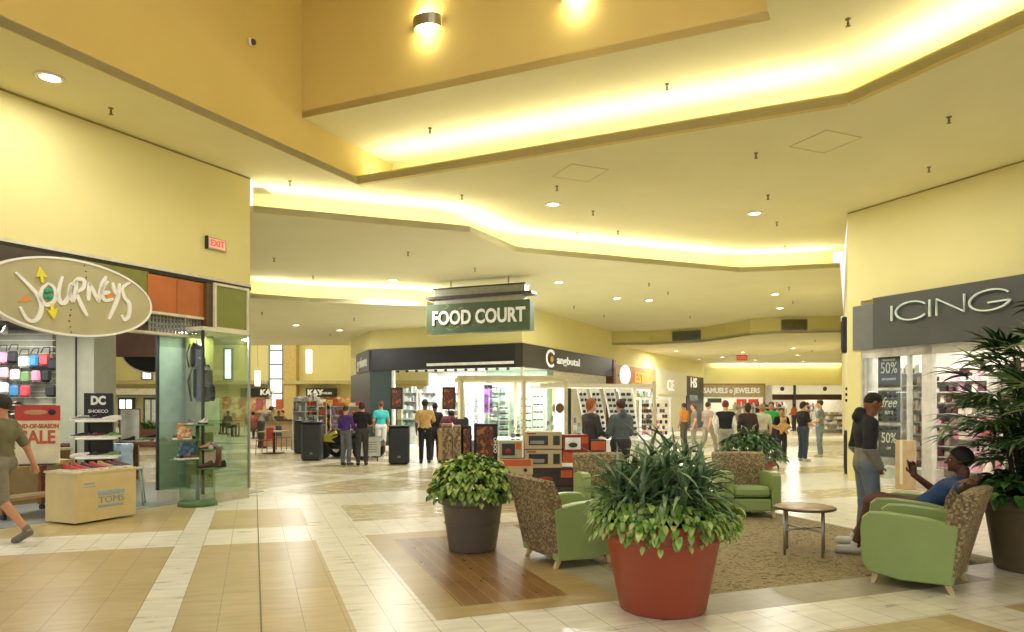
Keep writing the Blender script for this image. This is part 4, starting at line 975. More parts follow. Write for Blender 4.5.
# blue jeans mannequin-like folded bundle and grey stool behind tower
st = thing('stool', 'grey-green metal stool behind the cardboard covered table', 'stool', (X_at(131, 11.4), 11.4, 0), .4)
m = MB(); m.box((0, 0, .60), (.34, .34, .03), bev=.01); m.build('seat', mat('sage_metal', '9DB0A4', .4), st)
for sx in (-1, 1):
    for sy in (-1, 1): m = MB(); m.tube([(sx*.14, sy*.14, .59), (sx*.19, sy*.19, 0)], .014, 8); m.build('leg', MATS['sage_metal'], st)
je = thing('jeans_display', 'pair of pale blue jeans draped beside the black shoe tower', 'jeans', (X_at(120, 11.55), 11.55, .0), .3)
g = SDF(.03); g.cap((-.07, 0, .95), (.07, 0, .95), .13, flat=(0, 1, 0), fk=.7); g.cap((-.08, 0, .9), (-.16, -.05, .12), .10, .07); g.cap((.08, 0, .9), (.16, -.02, .12), .10, .07); g.cut((0, 0, 1.0), (0, 0, 1)); g.cut((0, 0, .0), (0, 0, -1))
g.build('jeans_legs', cloth('denim_pale', 'A9BCD0'), je, .016); m = MB(); m.lathe([(.13, 0), (.135, .03), (.13, .035)], (0, 0, .965), 20, sy=.7); m.build('waistband', mat('denim_mid', '7F97B4', .8), je)
# green round-based stand with boots
gs = thing('round_display_stand', 'green display stand on a round base with glass skirt, shelves of boots and shoes', 'display stand', (-5.13, 11.42, 0), .5)
gm = mat('green_metal', '4E7040', .45); m = MB(); m.lathe([(.0001, 0), (.30, 0), (.30, .06), (.28, .08), (.0001, .08)], n=36); m.build('base', gm, gs)
m = MB(); m.tube([(0, 0, .08), (0, 0, 1.30)], .03, 12); m.build('pole', gm, gs)
m = MB(); n = 20
for i in range(n):
    a0, a1 = PI*1.0+PI*i/n, PI+PI*(i+1)/n; m.prism([(.27*math.cos(a0), .27*math.sin(a0)), (.27*math.cos(a1), .27*math.sin(a1)), (.262*math.cos(a1), .262*math.sin(a1)), (.262*math.cos(a0), .262*math.sin(a0))], .08, .52)
m.build('glass_skirt', gglass, gs)
shz = [(.60, .24, -.12, .22), (.74, -.27, -.05, .20), (.90, .22, .0, .22), (1.06, -.22, .0, .22), (1.30, .0, .0, .25)]
for z, x, y, r in shz: m = MB(); m.lathe([(.0001, 0), (r, 0), (r, .02), (.0001, .02)], (x*.8, y, z), 24); m.build('shelf', gm, gs)
gw = lambda x, y, z: (gs.location.x+math.cos(.5)*x-math.sin(.5)*y, gs.location.y+math.sin(.5)*x+math.cos(.5)*y, z)
shoe('brown', gw(.24, -.14, .621), 1.2, 'tall dark brown boot on the lowest shelf of the green stand', None, 2, 'b')
shoe('brown', gw(.10, -.16, .621), 2.6, 'low brown shoe beside the tall boot on the green stand', None, 1, 'b'); shoe('black', gw(.33, -.06, .621), 1.0, 'black shoe at the right rim of the lowest green shelf', None, 1, 'b')
for i, (x, y, z) in enumerate(((-.28, -.1, .761), (-.2, .02, .761), (-.12, -.12, .761), (.1, -.08, .921), (.2, .02, .921), (.27, -.08, .921), (-.24, -.08, 1.081), (-.14, .04, 1.081), (-.08, -.06, 1.321), (.08, .02, 1.321))):
    shoe(['black', 'grey', 'brown', 'tan', 'white', 'grey', 'brown', 'black', 'grey', 'white'][i], gw(x, y, z), .8+i*.7, 'small shoe on an upper shelf of the green stand', 'shoes on the upper shelves of the green stand', i % 2, 'b' if i % 2 else 'w')
def card(label, fr, x, y, z, w, h, m_, rz=0, th=.02):
    t = fr.thing('shelf_card', label, 'sign card', x, y, z, rz) if fr else None
def board(name, label, cat, loc, rz, w, h, m_, frame=None, th=.02, extra=None):
    t = thing(name, label, cat, loc, rz); m = MB(); m.b2(-w/2, w/2, 0, th, 0, h); m.build('panel', m_, t)
    if frame:
        m = MB(); f = .018
        for q in ((-w/2-f, -w/2, -f, h+f), (w/2, w/2+f, -f, h+f)): m.b2(q[0], q[1], -.006, th+.004, q[2], q[3])
        for z in (-f, h): m.b2(-w/2, w/2, -.006, th+.004, z, z+f)
        m.build('frame', frame, t)
    return t
art_warm = ramp_mat('print_warm', ['D8B88A', 'B5623C', 'E0CFA0', '8A5A3A'], .6, 'noise', 12); art_blue = ramp_mat('print_blue', ['6A8FA8', '3A5A78', 'A8BCC4'], .6, 'noise', 8); art_dark = ramp_mat('print_dark', ['1E1A18', '7A3A24', '2E2420', 'B5683A', '4A5A4A'], .5, 'noise', 7)
board('orange_card', 'orange printed sale card on the left shelf of the green stand', 'sign card', gw(-.20, -.12, 1.081), .5, .22, .26, art_warm)
board('blue_box_card', 'blue printed shoe box card under the orange card', 'sign card', gw(-.16, -.02, .761), .5, .26, .26, art_blue)
board('small_card', 'cream card next to the tall brown boot', 'sign card', gw(.17, .02, .621), .5, .22, .24, mat('poster_cream', 'D8CFAE'))
# framed easel and middle tables
board('framed_poster', 'white poster in a brown frame standing on the wooden tables', 'poster', (X_at(130, 14), 14, .92), .1, .36, .62, mat('poster_white', 'E4E2D8', .5), brownw)
for i, (px, Y, lab) in enumerate(((137, 14.0, 'dark wooden shop table under the framed poster'), (160, 15.2, 'wooden shop table right of the framed poster'))):
    t = thing('shop_table', lab, 'table', (X_at(px, Y), Y, 0), .2); m = MB(); m.b2(-.62, .62, -.3, .3, .84, .90); m.build('table_top', brownw, t)
    for sx in (-1, 1):
        for sy in (-1, 1): m = MB(); m.b2(sx*.55-.05, sx*.55+.05, sy*.24-.05, sy*.24+.05, 0, .84); m.build('leg', brownw, t)
    for k in range(4): shoe(['grey', 'black', 'green', 'white'][k], (X_at(px, Y)-.42+.28*k, Y-.1+.02*k, .902), 1+.8*k, 'shoe displayed on the wooden tables in the middle of the shop', 'shoes on the wooden shop tables', k % 2)
# pillar, slat wall of shoes and bags
slatm = mat('slatwall_grey', '86887C', .6)
m = MB(); m.b2(X_at(56, 12.6), X_at(94, 12.6), 12.6, 13.3, 0, 3.1); struct('wall_shop_pillar', m, mat('pillar_sage', 'A0A08A', .55, var=.03))
m = MB()
for k in (0,): m.b2(X_at(76, 12.59)-.012, X_at(76, 12.59)+.012, 12.58, 12.6, 0, 3.1)
struct('trim_17', m, dark)
m = MB(); m.b2(-14, X_at(56, 13.3), 13.2, 13.3, 0, 3.1); struct('wall_shop_back', m, slatm)
m = MB()
for i in range(24): m.b2(-14, X_at(56, 13.2), 13.185, 13.2, .2+i*.12, .215+i*.12)
struct('trim_18', m, mat('slat_edge', 'C2BE9E', .5))
for r_ in range(8):
    z = .45 + r_*.165
    sh = MB(); sh.b2(-10.2, X_at(19, 13.0), 12.95, 13.18, z, z+.012); o = sh.build('shoe_shelf', dark); tag(o, 'narrow dark shelf of shoes on the back wall left of the sale sign', 'shelf', 'narrow shoe shelves on the back wall')
    for k in range(5): shoe(['maroon', 'black', 'red', 'grey', 'brown'][(k*2+r_) % 5], (-10.08+k*.21, 13.03, z+.013), PI+.15, 'shoe on the narrow shelves of the back wall', 'shoes on the narrow back wall shelves', 0)
bagc = ['D88AA6', '222226', 'DDD9D6', '3F7FB0', 'D24A54', '2A2A2E', 'E8A6B8', 'C9C4C0', '6A8A5A']
b0 = None
for i, (px, py) in enumerate(((2, 358), (13, 357), (24, 362), (34, 361), (45, 360), (53, 364), (4, 373), (15, 375), (26, 377), (36, 376), (46, 376), (3, 388), (14, 391), (25, 391), (51, 391))):
    p = W(px, py, 13.0); mm = mat('bag_'+bagc[i % 9], bagc[i % 9], .6)
    if b0 is None:
        b0 = thing('hanging_bag', 'small bag or cap hanging on the back wall above the shoe shelves', 'bag', p, 0, 'bags hanging on the shop back wall'); m = MB(); m.box((0, 0, 0), (.19, .08, .22), bev=.035); m.build('body', mm, b0)
        m = MB(); m.tube([(-.08, 0, .13), (-.06, .05, .24), (.06, .05, .24), (.08, 0, .13)], .009, 6); m.build('strap', dark, b0)
    else:
        d = dup(b0, p, rz=.2*(i % 3-1), mats={'bag_D88AA6': mm})
# dark shop ceiling, beam and hanging oval
m = MB(); m.b2(-9, 3.0, .30, 5.2, 3.05, 3.15); J.struct('ceiling', m, mat('shop_ceiling_dark', '2E2D28', .8))
m = MB(); p0 = W(86, 340, 14.6); m.b2(p0[0], X_at(181, 14.6), 14.6, 14.9, W(0, 356, 14.6)[2], 3.3); struct('trim_19', m, mat('beam_brown', '6A4A34', .6))
ov = thing('hanging_oval_sign', 'dark underside of a second oval sign hanging at the back of the shoe shop', 'sign', W(153, 352, 15.6), .25)
m = MB(); n = 24; pts = [(.62*math.cos(PI+PI*i/n), .46*math.sin(PI+PI*i/n)) for i in range(n+1)]
m.add([(x, -.03, z) for x, z in pts]+[(x, .03, z) for x, z in pts], [tuple(range(n+1)), tuple(range(2*n+1, n, -1))]+[(i, n+1+i, n+2+i, i+1) for i in range(n)]+[(n, 2*n+1, n+1, 0)]); m.build('panel', dark, ov)
m = MB(); m.ribbon([(x*1.01, z*1.01) for x, z in pts], .03, -.036, .07); m.build('rim', white, ov)
for sx in (-1, 1): m = MB(); m.tube([(sx*.4, 0, 0), (sx*.4, 0, .35)], .006, 6); m.build('hanger', steel, ov)
for i, (x, y) in enumerate(((-3, 1.6), (-.6, 1.6), (1.6, 1.6), (-3, 3.6), (-.6, 3.6), (1.6, 3.6))):
    p = J.w(x, y, 3.03); area('shop_spot', p, .5, 42, (1, .97, .9), shape='DISK'); 
    q = thing('spotlight', 'small spotlight in the dark shoe shop ceiling', 'spotlight', (p[0]+.3, p[1], 3.05), 0, 'spotlights of the shoe shop'); m = MB(); m.tube([(0, 0, -.01), (0, 0, -.06)], .015, 8); m.build('stem', steel, q); m = MB(); m.tube([(0, 0, -.06), (0, -.05, -.17)], [.035, .05], 14); m.build('head', white, q)
# ---------------- the oval sign
scx = sF(72, -.34); sg = J.thing('oval_shop_sign', 'big oval beige sign reading JOURNEYS with white letters and yellow arrows', 'sign', scx, -.34, J.z_(72, 298, -.34))
A, Bz = 1.16, .525; n = 64
ring = [(A*math.cos(2*PI*i/n), Bz*math.sin(2*PI*i/n)) for i in range(n)]
m = MB(); m.add([(x, -.05, z) for x, z in ring]+[(x, .05, z) for x, z in ring], [tuple(range(n)), tuple(range(2*n-1, n-1, -1))]+[(i, n+i, n+(i+1) % n, (i+1) % n) for i in range(n)]); m.build('panel', mat('sign_beige', 'B3AB82', .5, var=.04, scale=2), sg)
m = MB(); m.ribbon([(x*.992, z*.985) for x, z in ring+ring[:1]], .028, -.062, .12); m.build('rim', white, sg)
L = MB()
def st_(pts, w=.05): 
    P_ = []; 
    for i in range(len(pts)-1):                                     # smooth the hand-drawn stroke
        p0, p1, p2, p3 = pts[max(i-1, 0)], pts[i], pts[i+1], pts[min(i+2, len(pts)-1)]
        for q in range(5):
            u = q/5; P_.append(tuple(.5*((2*p1[k])+(-p0[k]+p2[k])*u+(2*p0[k]-5*p1[k]+4*p2[k]-p3[k])*u*u+(-p0[k]+3*p1[k]-3*p2[k]+p3[k])*u**3) for k in (0, 1)))
    P_.append(pts[-1]); nn = len(P_); L.ribbon(P_, [w*(.55+.6*math.sin(PI*(i+.5)/nn)) for i in range(nn)], -.07, .02)
def px2(px, py):      # letter strokes measured on the sign, in its own plane
    s_ = J.s_(px, -.40); p = J.w(s_, -.40); z = H0-(py-HY)/F*p[1]; return (s_-scx, z-sg.location.z)
k_ = 130/483
S_ = lambda *pp: st_([px2(x*k_, 230+y*k_) for x, y in pp])
S_((58,158),(98,196),(136,238),(153,280),(146,318),(126,338),(100,330),(74,285))
S_((180,198),(156,218),(150,250),(166,276),(192,272),(206,246),(198,212),(176,198)); S_((232,172),(222,205),(216,240),(224,268),(242,268),(256,240),(266,196)); S_((262,200),(258,240),(270,268))
S_((284,185),(280,230),(272,268)); S_((270,205),(290,182),(312,190),(308,215),(284,232)); S_((284,234),(300,275),(324,320))
S_((330,195),(328,262)); S_((330,197),(345,225),(366,268)); S_((366,268),(378,210),(394,172)); S_((402,190),(384,208),(378,240),(392,262),(420,255)); S_((380,236),(408,230))
S_((418,195),(428,232),(440,238)); S_((444,198),(436,255),(404,332)); S_((483,196),(455,215),(462,250),(480,275),(478,318),(462,334),(452,315))
L.build('lettering', white, sg)
ya = mat('arrow_yellow', 'E6D93A', .5); m = MB()
def fl(mb, pp, y=-.072, d=.016):
    q = [px2(x*k_, 230+yy*k_) for x, yy in pp]; nn = len(q)
    mb.add([(x, y, z) for x, z in q]+[(x, y+d, z) for x, z in q], [tuple(range(nn)), tuple(range(2*nn-1, nn-1, -1))]+[(i, nn+i, nn+(i+1) % nn, (i+1) % nn) for i in range(nn)])
fl(m, ((133,175),(146,134),(176,178),(160,172),(162,196),(152,196),(148,172))); m.build('yellow_arrow', ya, sg); m = MB(); fl(m, ((186,272),(196,272),(200,296),(216,290),(200,332),(172,296),(188,300))); m.build('yellow_arrow', ya, sg)
m = MB(); fl(m, ((66,268),(104,234),(100,252),(118,258),(100,266)), -.058, .01); m.build('orange_mark', mat('arrow_orange', 'D88A3A', .5), sg); m = MB(); fl(m, ((392,240),(420,236),(424,258),(400,262)), -.058, .01); m.build('orange_mark', mat('arrow_orange', 'D88A3A', .5), sg)
m = MB(); gq = mat('clover_green', '2E9A6A', .5)
for x, y in ((170,226),(186,226),(170,248),(186,250)): c = px2(x*k_, 230+y*k_); m.ball((c[0], -.072, c[1]), (.034, .012, .038), 10)
m.build('clover', gq, sg)
m = MB()
for x, y in ((314,132),(320,154),(322,176),(324,198),(264,296),(262,316),(258,338),(262,360),(266,380)): c = px2(x*k_, 230+y*k_); m.ball((c[0], -.056, c[1]), (.012, .006, .012), 8)
m.build('dotted_line', mat('dot_brown', '6A4A38', .6), sg)
for sx in (-1, 1): m = MB(); m.tube([(sx*.6, .04, .3), (sx*.6, .28, .3)], .03, 8); m.build('bracket', dark, sg)
# exit sign on the wall
zz = J.z_(215, 244, -.04); ex = J.thing('exit_sign', 'small lit red EXIT sign on the yellow wall above the shoe shop', 'exit sign', sF(216.5, -.04), -.06, zz-.1)
m = MB(); m.b2(-.19, .19, -.0, .055, 0, .20); m.build('housing', mat('exit_housing', 'B9A88C', .5), ex); m = MB(); m.b2(-.165, .165, -.004, .0, .02, .18); m.build('face', mat('exit_face', 'D8A890', .4, emit=.5), ex)
text('lettering', 'EXIT', .15, mat('exit_red', 'D8402C', .4, emit=.9), ex, (0, -.008, .10), .002, .004, .95); m = MB(); m.b2(-.21, -.19, -.01, .055, -.01, .21); m.build('side_cap', dark, ex)
# ================================================================ accessory shop on the right (frame I)
iF = I.s_
bandm = mat('slate_fascia', '4C4C47', .5, var=.04, scale=2); bandl = mat('slate_fascia_light', '6E6E68', .5, var=.04)
m = MB(); m.b2(iF(873, -.12), 19, -.13, .1, 2.80, 3.84); fas = I.struct('trim_20', m, bandm)
m = MB(); m.b2(iF(853, -.02), iF(873, -.12), -.03, .1, 2.80, 3.74); I.struct('trim_21', m, bandl)
sgn = I.thing('shop_lettering', 'thin pale ICING letters on the slate fascia of the accessory shop', 'sign letters', iF(940, -.16), -.17, 0)
x0_ = iF(940, -.17)
def pI(px, py): s_ = iF(px, -.2); return (s_-x0_, I.z_(px, py, -.2))
sc_ = 895/184
q_ = lambda x, y: pI(840+x/sc_, 270+y/sc_)
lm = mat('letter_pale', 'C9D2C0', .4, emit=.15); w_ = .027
def letter(strokes, nm):
    m = MB()
    for s_ in strokes: m.ribbon(s_, w_, -.02, .04)
    m.build(nm, lm, sgn)
def arc(cx, cy, rx, ry, a0, a1, tilt, n=24):
    return [q_(cx+rx*math.cos(math.radians(a0+(a1-a0)*i/n)), cy+ry*math.sin(math.radians(a0+(a1-a0)*i/n))-tilt*rx*math.cos(math.radians(a0+(a1-a0)*i/n))) for i in range(n+1)]
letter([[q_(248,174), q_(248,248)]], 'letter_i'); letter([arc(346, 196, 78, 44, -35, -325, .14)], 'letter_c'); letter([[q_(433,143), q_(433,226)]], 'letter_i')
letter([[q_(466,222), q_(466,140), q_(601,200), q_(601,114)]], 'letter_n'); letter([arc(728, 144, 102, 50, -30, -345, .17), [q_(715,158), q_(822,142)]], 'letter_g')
# frames and glass
wf = mat('white_frame', 'DAD6CA', .4); ig = glass('clear_shop_glass', 'F4F8F4', .07)
a, b, c_, d_ = iF(862), iF(921), iF(931), iF(1035)
m = MB(); m.b2(.30, a+.05, .02, .25, 0, 2.82); struct_ = I.struct('trim_22', m, wf)
for i, (x, y) in enumerate(((a, a+.07), (iF(906), iF(906)+.04), (b, c_))): m = MB(); m.b2(x, y, .02, .14, 0, 2.8); I.struct('trim_%d' % (23+i), m, wf)
m = MB(); m.b2(a, 19, .02, .14, 2.62, 2.80); m.b2(a, b, .03, .12, 0, .12); I.struct('trim_27', m, wf)
w2 = MB(); w2.b2(a+.07, b, .06, .07, .12, 2.62); o = I.struct('window_7', w2, ig)
m = MB(); m.b2(-.02, 19, 6.9, 7.0, 0, 3.3); m.b2(-.1, 0.05, .3, 7, 0, 3.3); I.struct('wall_shop_white', m, mat('shop_white', 'EFE8DE', .6)); m = MB(); m.b2(-.1, 19, .14, 7, 3.2, 3.3); I.struct('ceiling', m, white)
for x in (1.0, 3.2, 5.4, 7.6):
    for y in (1.6, 4.4): area('shop_panel_lamp', I.w(x, y, 3.15), 1.0, 40, (1, .97, .93))
def poster(lab, px, py0, py1, y, wpx, lines):
    x = iF(px, y); z0, z1 = I.z_(px, py1, y), I.z_(px, py0, y); w = iF(px+wpx/2, y)-iF(px-wpx/2, y)
    t = I.thing('window_poster', lab, 'poster', x, y, z0); h = z1-z0
    m = MB(); m.b2(-w/2, w/2, 0, .012, 0, h); m.build('board', mat('poster_navy', '23262C', .5), t)
    m = MB(); m.b2(-w/2, w/2, -.004, .016, h, h+.02); m.b2(-w/2, w/2, -.004, .016, -.02, 0); m.build('rail', steel, t)
    for i, (s_, zz, sz, shr) in enumerate(lines): text('lettering' if sz > .1 else 'small_lettering', s_, sz, white, t, (0, -.006, h*zz), .002, .002, .72, shear=shr)
    return t
poster('upper dark window poster reading 50% OFF', 889, 357, 387, .22, 22, (('TAKE AN EXTRA', .90, .055, 0), ('50%', .62, .33, 0), ('OFF CLEARANCE', .26, .06, 0)))
poster('middle dark window poster with free written in script', 889, 391, 422, .22, 22, (('free', .62, .30, .35), ('BUY 2', .30, .10, 0)))
poster('lower dark window poster reading 50% OFF', 889, 426, 457, .22, 22, (('50%', .60, .30, 0), ('OFF', .28, .08, 0)))
# window step, shelves behind
m = MB(); m.b2(a+.1, b-.02, .12, .7, 0, .35); o = m.build('plinth', wf, None, (I.o[0], I.o[1], 0), I.a); tag(o, 'white plinth inside the accessory shop window under the posters', 'plinth')
pk = [mat('merch_pink', 'E8B6C8', .5), mat('merch_rose', 'DC86A6', .5), mat('merch_cream', 'EFE0D0', .5), mat('merch_plum', '6A3048', .5), mat('merch_red', 'B8606A', .5), mat('merch_dark', '2C2426', .5)]
def shelf_unit(fr, x, y, w, h, n, label, cols, group=None, depth=.35, back=None, rz=0, k=9, fill=.7, lo=.2):
    """upright unit: back panel, shelves, and the goods on each shelf as one small-stuff part"""
    t = fr.thing('shelf_unit', label, 'shelf unit', x, y, 0, rz, group); rnd = random.Random(int(x*100+y*7))
    m = MB(); m.b2(-w/2, w/2, depth-.02, depth, 0, h); m.build('back_panel', back or wf, t)
    for sx in (-1, 1): m = MB(); m.b2(sx*w/2-.015, sx*w/2+.015, 0, depth, 0, h); m.build('side_panel', wf, t)
    g = MB()
    for i in range(n):
        z = lo+(h-lo-.15)*i/max(1, n-1); m = MB(); m.b2(-w/2, w/2, 0, depth, z, z+.02); m.build('shelf', wf, t); gap = (h-lo-.15)/max(1, n-1) if n > 1 else .3
        xx = -w/2+.03
        while xx < w/2-.06:
            ww = rnd.uniform(.5, 1.3)*w/k; hh = gap*rnd.uniform(.3, .8)*fill/.7
            if rnd.random() < .9: g.box((xx+ww/2, .10+rnd.uniform(0, .08), z+.021+hh/2), (ww*.85, .10, hh), mi=rnd.randrange(len(cols)), bev=.008)
            xx += ww
    o = g.build('shelf_goods', cols, t); o['kind'] = 'stuff'; return t
shelf_unit(I, iF(884, 2.0), 2.0, 1.5, 2.3, 8, 'white shelf unit of small goods behind the window posters', [pk[0], pk[2], pk[3], pk[2], white], k=14)
shelf_unit(I, iF(913, 1.2), 1.2, .55, 2.45, 9, 'narrow white rack with red and white trinkets right of the window posters', [pk[4], pk[2], pk[3], white], k=9)
shelf_unit(I, iF(953, 2.4), 2.4, 1.5, 2.3, 9, 'white shelf unit with dark and plum goods just inside the doorway', [pk[3], pk[5], pk[2], pk[0], pk[2]], k=10)
shelf_unit(I, iF(1010, 3.0), 3.0, 2.4, 2.4, 8, 'wide white shelf unit behind the palm leaves', [pk[0], pk[2], pk[2], pk[3]], k=14)
shelf_unit(I, iF(1060, 1.6), 1.6, 2.2, 2.4, 8, 'white shelf unit at the photo edge behind the palm', [pk[0], pk[2], pk[2], pk[3]], k=14)
# round rack of pink clothes
def garment_rack(px, y, lab, n=12, cols=(0, 2, 1, 2, 0, 4), z1=1.42):
    t = I.thing('round_rack', lab, 'clothes rack', iF(px, y), y, 0)
    m = MB(); m.tube([(0, 0, 0), (0, 0, z1+.25)], .022, 10); m.build('post', dark, t); m = MB(); m.lathe([(.30, 0), (.32, .015), (.30, .03)], (0, 0, z1), 28); m.build('ring', chrome, t)
    m = MB(); m.lathe([(.0001, 0), (.26, 0), (.24, .03), (.0001, .03)], n=24); m.build('base', dark, t)
    for tier, (zt, r) in enumerate(((z1, .33), (z1-.62, .36))):
        for i in range(n):
            a = 2*PI*i/n; g = MB(); c, s = math.cos(a), math.sin(a)
            for j in range(2): pass
            g.box((c*r, s*r, zt-.25), (.05, .26, .42), rz=a+.5, bev=.02, ry=.1); g.build('hanging_item', pk[cols[(i+tier*2) % len(cols)]], t)
    return t
garment_rack(978, .9, 'round rack hung with pink and white items in the accessory shop doorway')
hm = I.thing('hat_mannequin', 'brown display head with hat among the pink items, half behind the palm', 'mannequin', iF(1003, 1.1), 1.1, 1.45)
m = MB(); m.tube([(0, 0, -1.45), (0, 0, 0)], .02, 8); m.build('stand_post', dark, hm); m = MB(); m.ball((0, 0, .14), (.085, .10, .13), 14); m.build('head', mat('wicker_head', '8A5A34', .7), hm); m = MB(); m.lathe([(.0001, .14), (.09, .1), (.10, .0), (.17, -.01), (.0001, -.01)], (0, 0, .20), 22); m.build('hat', mat('hat_brown', '5A3A22', .8), hm)
bx = I.thing('tan_carton', 'plain tan carton by the shop window right of the posters', 'carton', iF(911, -.2), -.35, 0)
m = MB(); m.b2(-.13, .13, -.12, .12, 0, .95); m.build('box', mat('kraft_paper', 'BDA47A', .7), bx); m = MB(); m.b2(-.03, .03, -.123, -.12, .1, .95); m.build('tape', offw, bx)
# things on the corridor wall, seen at a glancing angle
scr = CW.thing('wall_speaker', 'black boxy speaker fixed high on the corridor wall beside the accessory shop', 'speaker', .62, .10, 2.8)
m = MB(); m.b2(-.2, .2, -.08, .03, 0, .8, bev=.02); m.build('cabinet', black, scr); m = MB(); m.b2(-.15, .15, .03, .04, .08, .7); m.build('grille', dark, scr)
for k in range(3):
    o = dup(scr, CW.w(.5, .04, 1.70+k*.13), label='one of three small dark marks stacked on the cream corridor wall', group='small dark marks on the corridor wall'); o.scale = (.3, .35, .08)
lb = CW.thing('baseboard_box', 'dark narrow panel low on the corridor wall', 'wall panel', 1.6, .05, .02); m = MB(); m.b2(-.4, .4, -.04, .02, 0, 1.0, bev=.01); m.build('panel', dark, lb); m = MB(); m.b2(-.36, .36, .02, .03, .1, .9); m.build('inset', dgrey, lb)
# ================================================================ hanging sign
sA = G(427, 302, 5.2)
SX = Frame((-2.48, 20.35), (2.97, -1.22))
wS = math.hypot(2.97, 1.22); sd = (SX.d[0]*0, 0)
fc = thing('hanging_sign', 'dark green hanging sign reading FOOD COURT with a layered grey top', 'sign', SX.w(wS/2, 0, 3.68), SX.a)
gsn = mat('sign_green', '4A5A3C', .5, var=.05, scale=3)
m = MB(); m.b2(-wS/2, wS/2, 0, .34, 0, .84); m.build('sign_box', gsn, fc)
m = MB(); m.b2(-wS/2-.02, wS/2+.06, -.04, .40, .99, 1.07); m.build('dark_rail', mat('rail_dark', '4A4244', .4), fc)
m = MB(); m.b2(-wS/2+.22, wS/2-.22, .02, .32, .84, .99); m.build('lower_spacer', mat('spacer_grey', '9A9780', .5), fc)
m = MB(); m.b2(-wS/2+.24, wS/2-.16, .02, .32, 1.07, 1.30); m.build('upper_spacer', MATS['spacer_grey'], fc); m = MB(); m.b2(-wS/2+.2, wS/2-.14, .0, .34, 1.27, 1.31); m.build('top_edge', dgrey, fc)
for sx in (-1, 1): m = MB(); m.tube([(sx*.9, .17, 1.3), (sx*.9, .17, Z2-3.68)], .02, 8); m.build('hanger', mat('hanger_paint', 'CFC79A', .6), fc)
text('lettering', 'FOOD COURT', .55, white, fc, (.02, -.012, .42), .012, .016, .80)
m = MB(); ol = mat('sign_leaf_olive', '7A8A4C', .5)
for (x, z, a_) in ((-1.05, .70, .4), (-.85, .73, 2.2), (-.95, .14, -.5), (-.70, .12, .6), (-.62, .68, .2), (-.45, .16, 2.0)):
    m.ribbon([(x, z), (x+.12*math.cos(a_), z+.10*math.sin(a_)), (x+.24*math.cos(a_+.3), z+.12*math.sin(a_+.3))], [.01, .05, .005], -.004, .006)
o = m.build('leaf_pattern', ol, fc)
# ================================================================ corner shop
m = MB(); kx = K.s_(372.5); m.b2(kx-.02, 6.78, -.06, .25, 2.98, 3.84); K.struct('trim_30', m, mat('fascia_black', '1C1B1A', .45))
m = MB(); m.b2(-.06, 10.4, -.06, .25, 2.98, 3.84); R.struct('trim_31', m, mat('fascia_brown_black', '3A342C', .45))
m = MB(); m.b2(2.0, 5.28, -.06, .25, 2.98, 3.84); KC.struct('trim_32', m, mat('fascia_grey', '585A5A', .5))
t = KC.thing('shop_lettering', 'white gymboree-like lettering on the grey side fascia of the corner shop', 'sign letters', 3.7, -.08, 3.38); t['label'] = 'white lettering on the narrow grey side fascia of the corner shop'
text('lettering', 'gymboree', .62, white, t, (0, 0, 0), .01, .004, 1.0)
t = R.thing('shop_lettering', 'white rounded lettering on the brown-black fascia right of the shop corner', 'sign letters', R.s_(566, -.1), -.09, 3.42)
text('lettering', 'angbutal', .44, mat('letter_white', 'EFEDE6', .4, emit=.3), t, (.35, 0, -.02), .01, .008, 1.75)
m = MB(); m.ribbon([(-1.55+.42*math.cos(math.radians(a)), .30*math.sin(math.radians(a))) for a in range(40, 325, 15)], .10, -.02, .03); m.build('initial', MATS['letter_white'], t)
m = MB(); m.ball((-1.45, -.01, -.02), (.16, .02, .12), 12); m.build('emblem', mat('emblem_gold', 'D8B040', .5), t)
# shell and light of the corner shop
shopw = mat('bright_shop_white', 'F2F1EC', .5)
def KP(x, y): return K.w(x, y)[:2]
back = 4.6
m = MB(); m.b2(.3, 6.4, back, back+.1, 0, 3.3); K.struct('wall_corner_shop_back', m, shopw)
m = MB(); m.prism([KP(0, .1), KP(6.6, .1), KP(6.6, 10), KP(-1.5, 10)], 3.15, 3.25); struct('ceiling', m, shopw)
m = MB(); m.b2(0, K.s_(393), -.01, .05, 0, 2.98); K.struct('trim_33', m, mat('dark_green_glass', '34453A', .2)); 
m = MB(); m.b2(0, 5.25, .0, .08, 0, 2.98); KC.struct('trim_34', m, mat('shop_dark_screen', '1E2226', .35))
fr_ = MB()
for px in (393, 522): x = K.s_(px); fr_.b2(x-.05, x+.05, -.02, .1, 0, 2.98)
K.struct('trim_35', fr_, wf)
w2 = MB(); w2.b2(K.s_(486), 6.7, .02, .03, 0, 2.95); K.struct('window_8', w2, glass('pale_green_glass', 'DDEBE2', .1))
w2 = MB(); w2.b2(.05, 3.9, .02, .03, 0, 2.95); R.struct('window_9', w2, MATS['pale_green_glass'])
for x in (1.2, 3.2, 5.2):
    for y in (1.2, 3.3): area('corner_shop_lamp', K.w(x, y, 3.1), 1.2, 105, (1, 1, .98))
for i in range(12):
    p = K.w(1.0+i*.45, .5, 3.12); q = thing('spotlight', 'small track spotlight inside the bright corner shop', 'spotlight', p, 0, 'track spotlights of the corner shop'); m = MB(); m.tube([(0, 0, 0), (0, 0, -.08)], .02, 6); m.build('stem', dark, q); m = MB(); m.tube([(0, 0, -.08), (0, -.03, -.2)], [.05, .065], 10); m.build('head', dark, q)
gd = [mat('merch_mint', 'A9C9BE', .5), mat('merch_grey', '8C9296', .5), mat('merch_white', 'E9E9E4', .5), mat('merch_violet', '8A6AA8', .5), mat('merch_black', '2A2A2C', .5)]
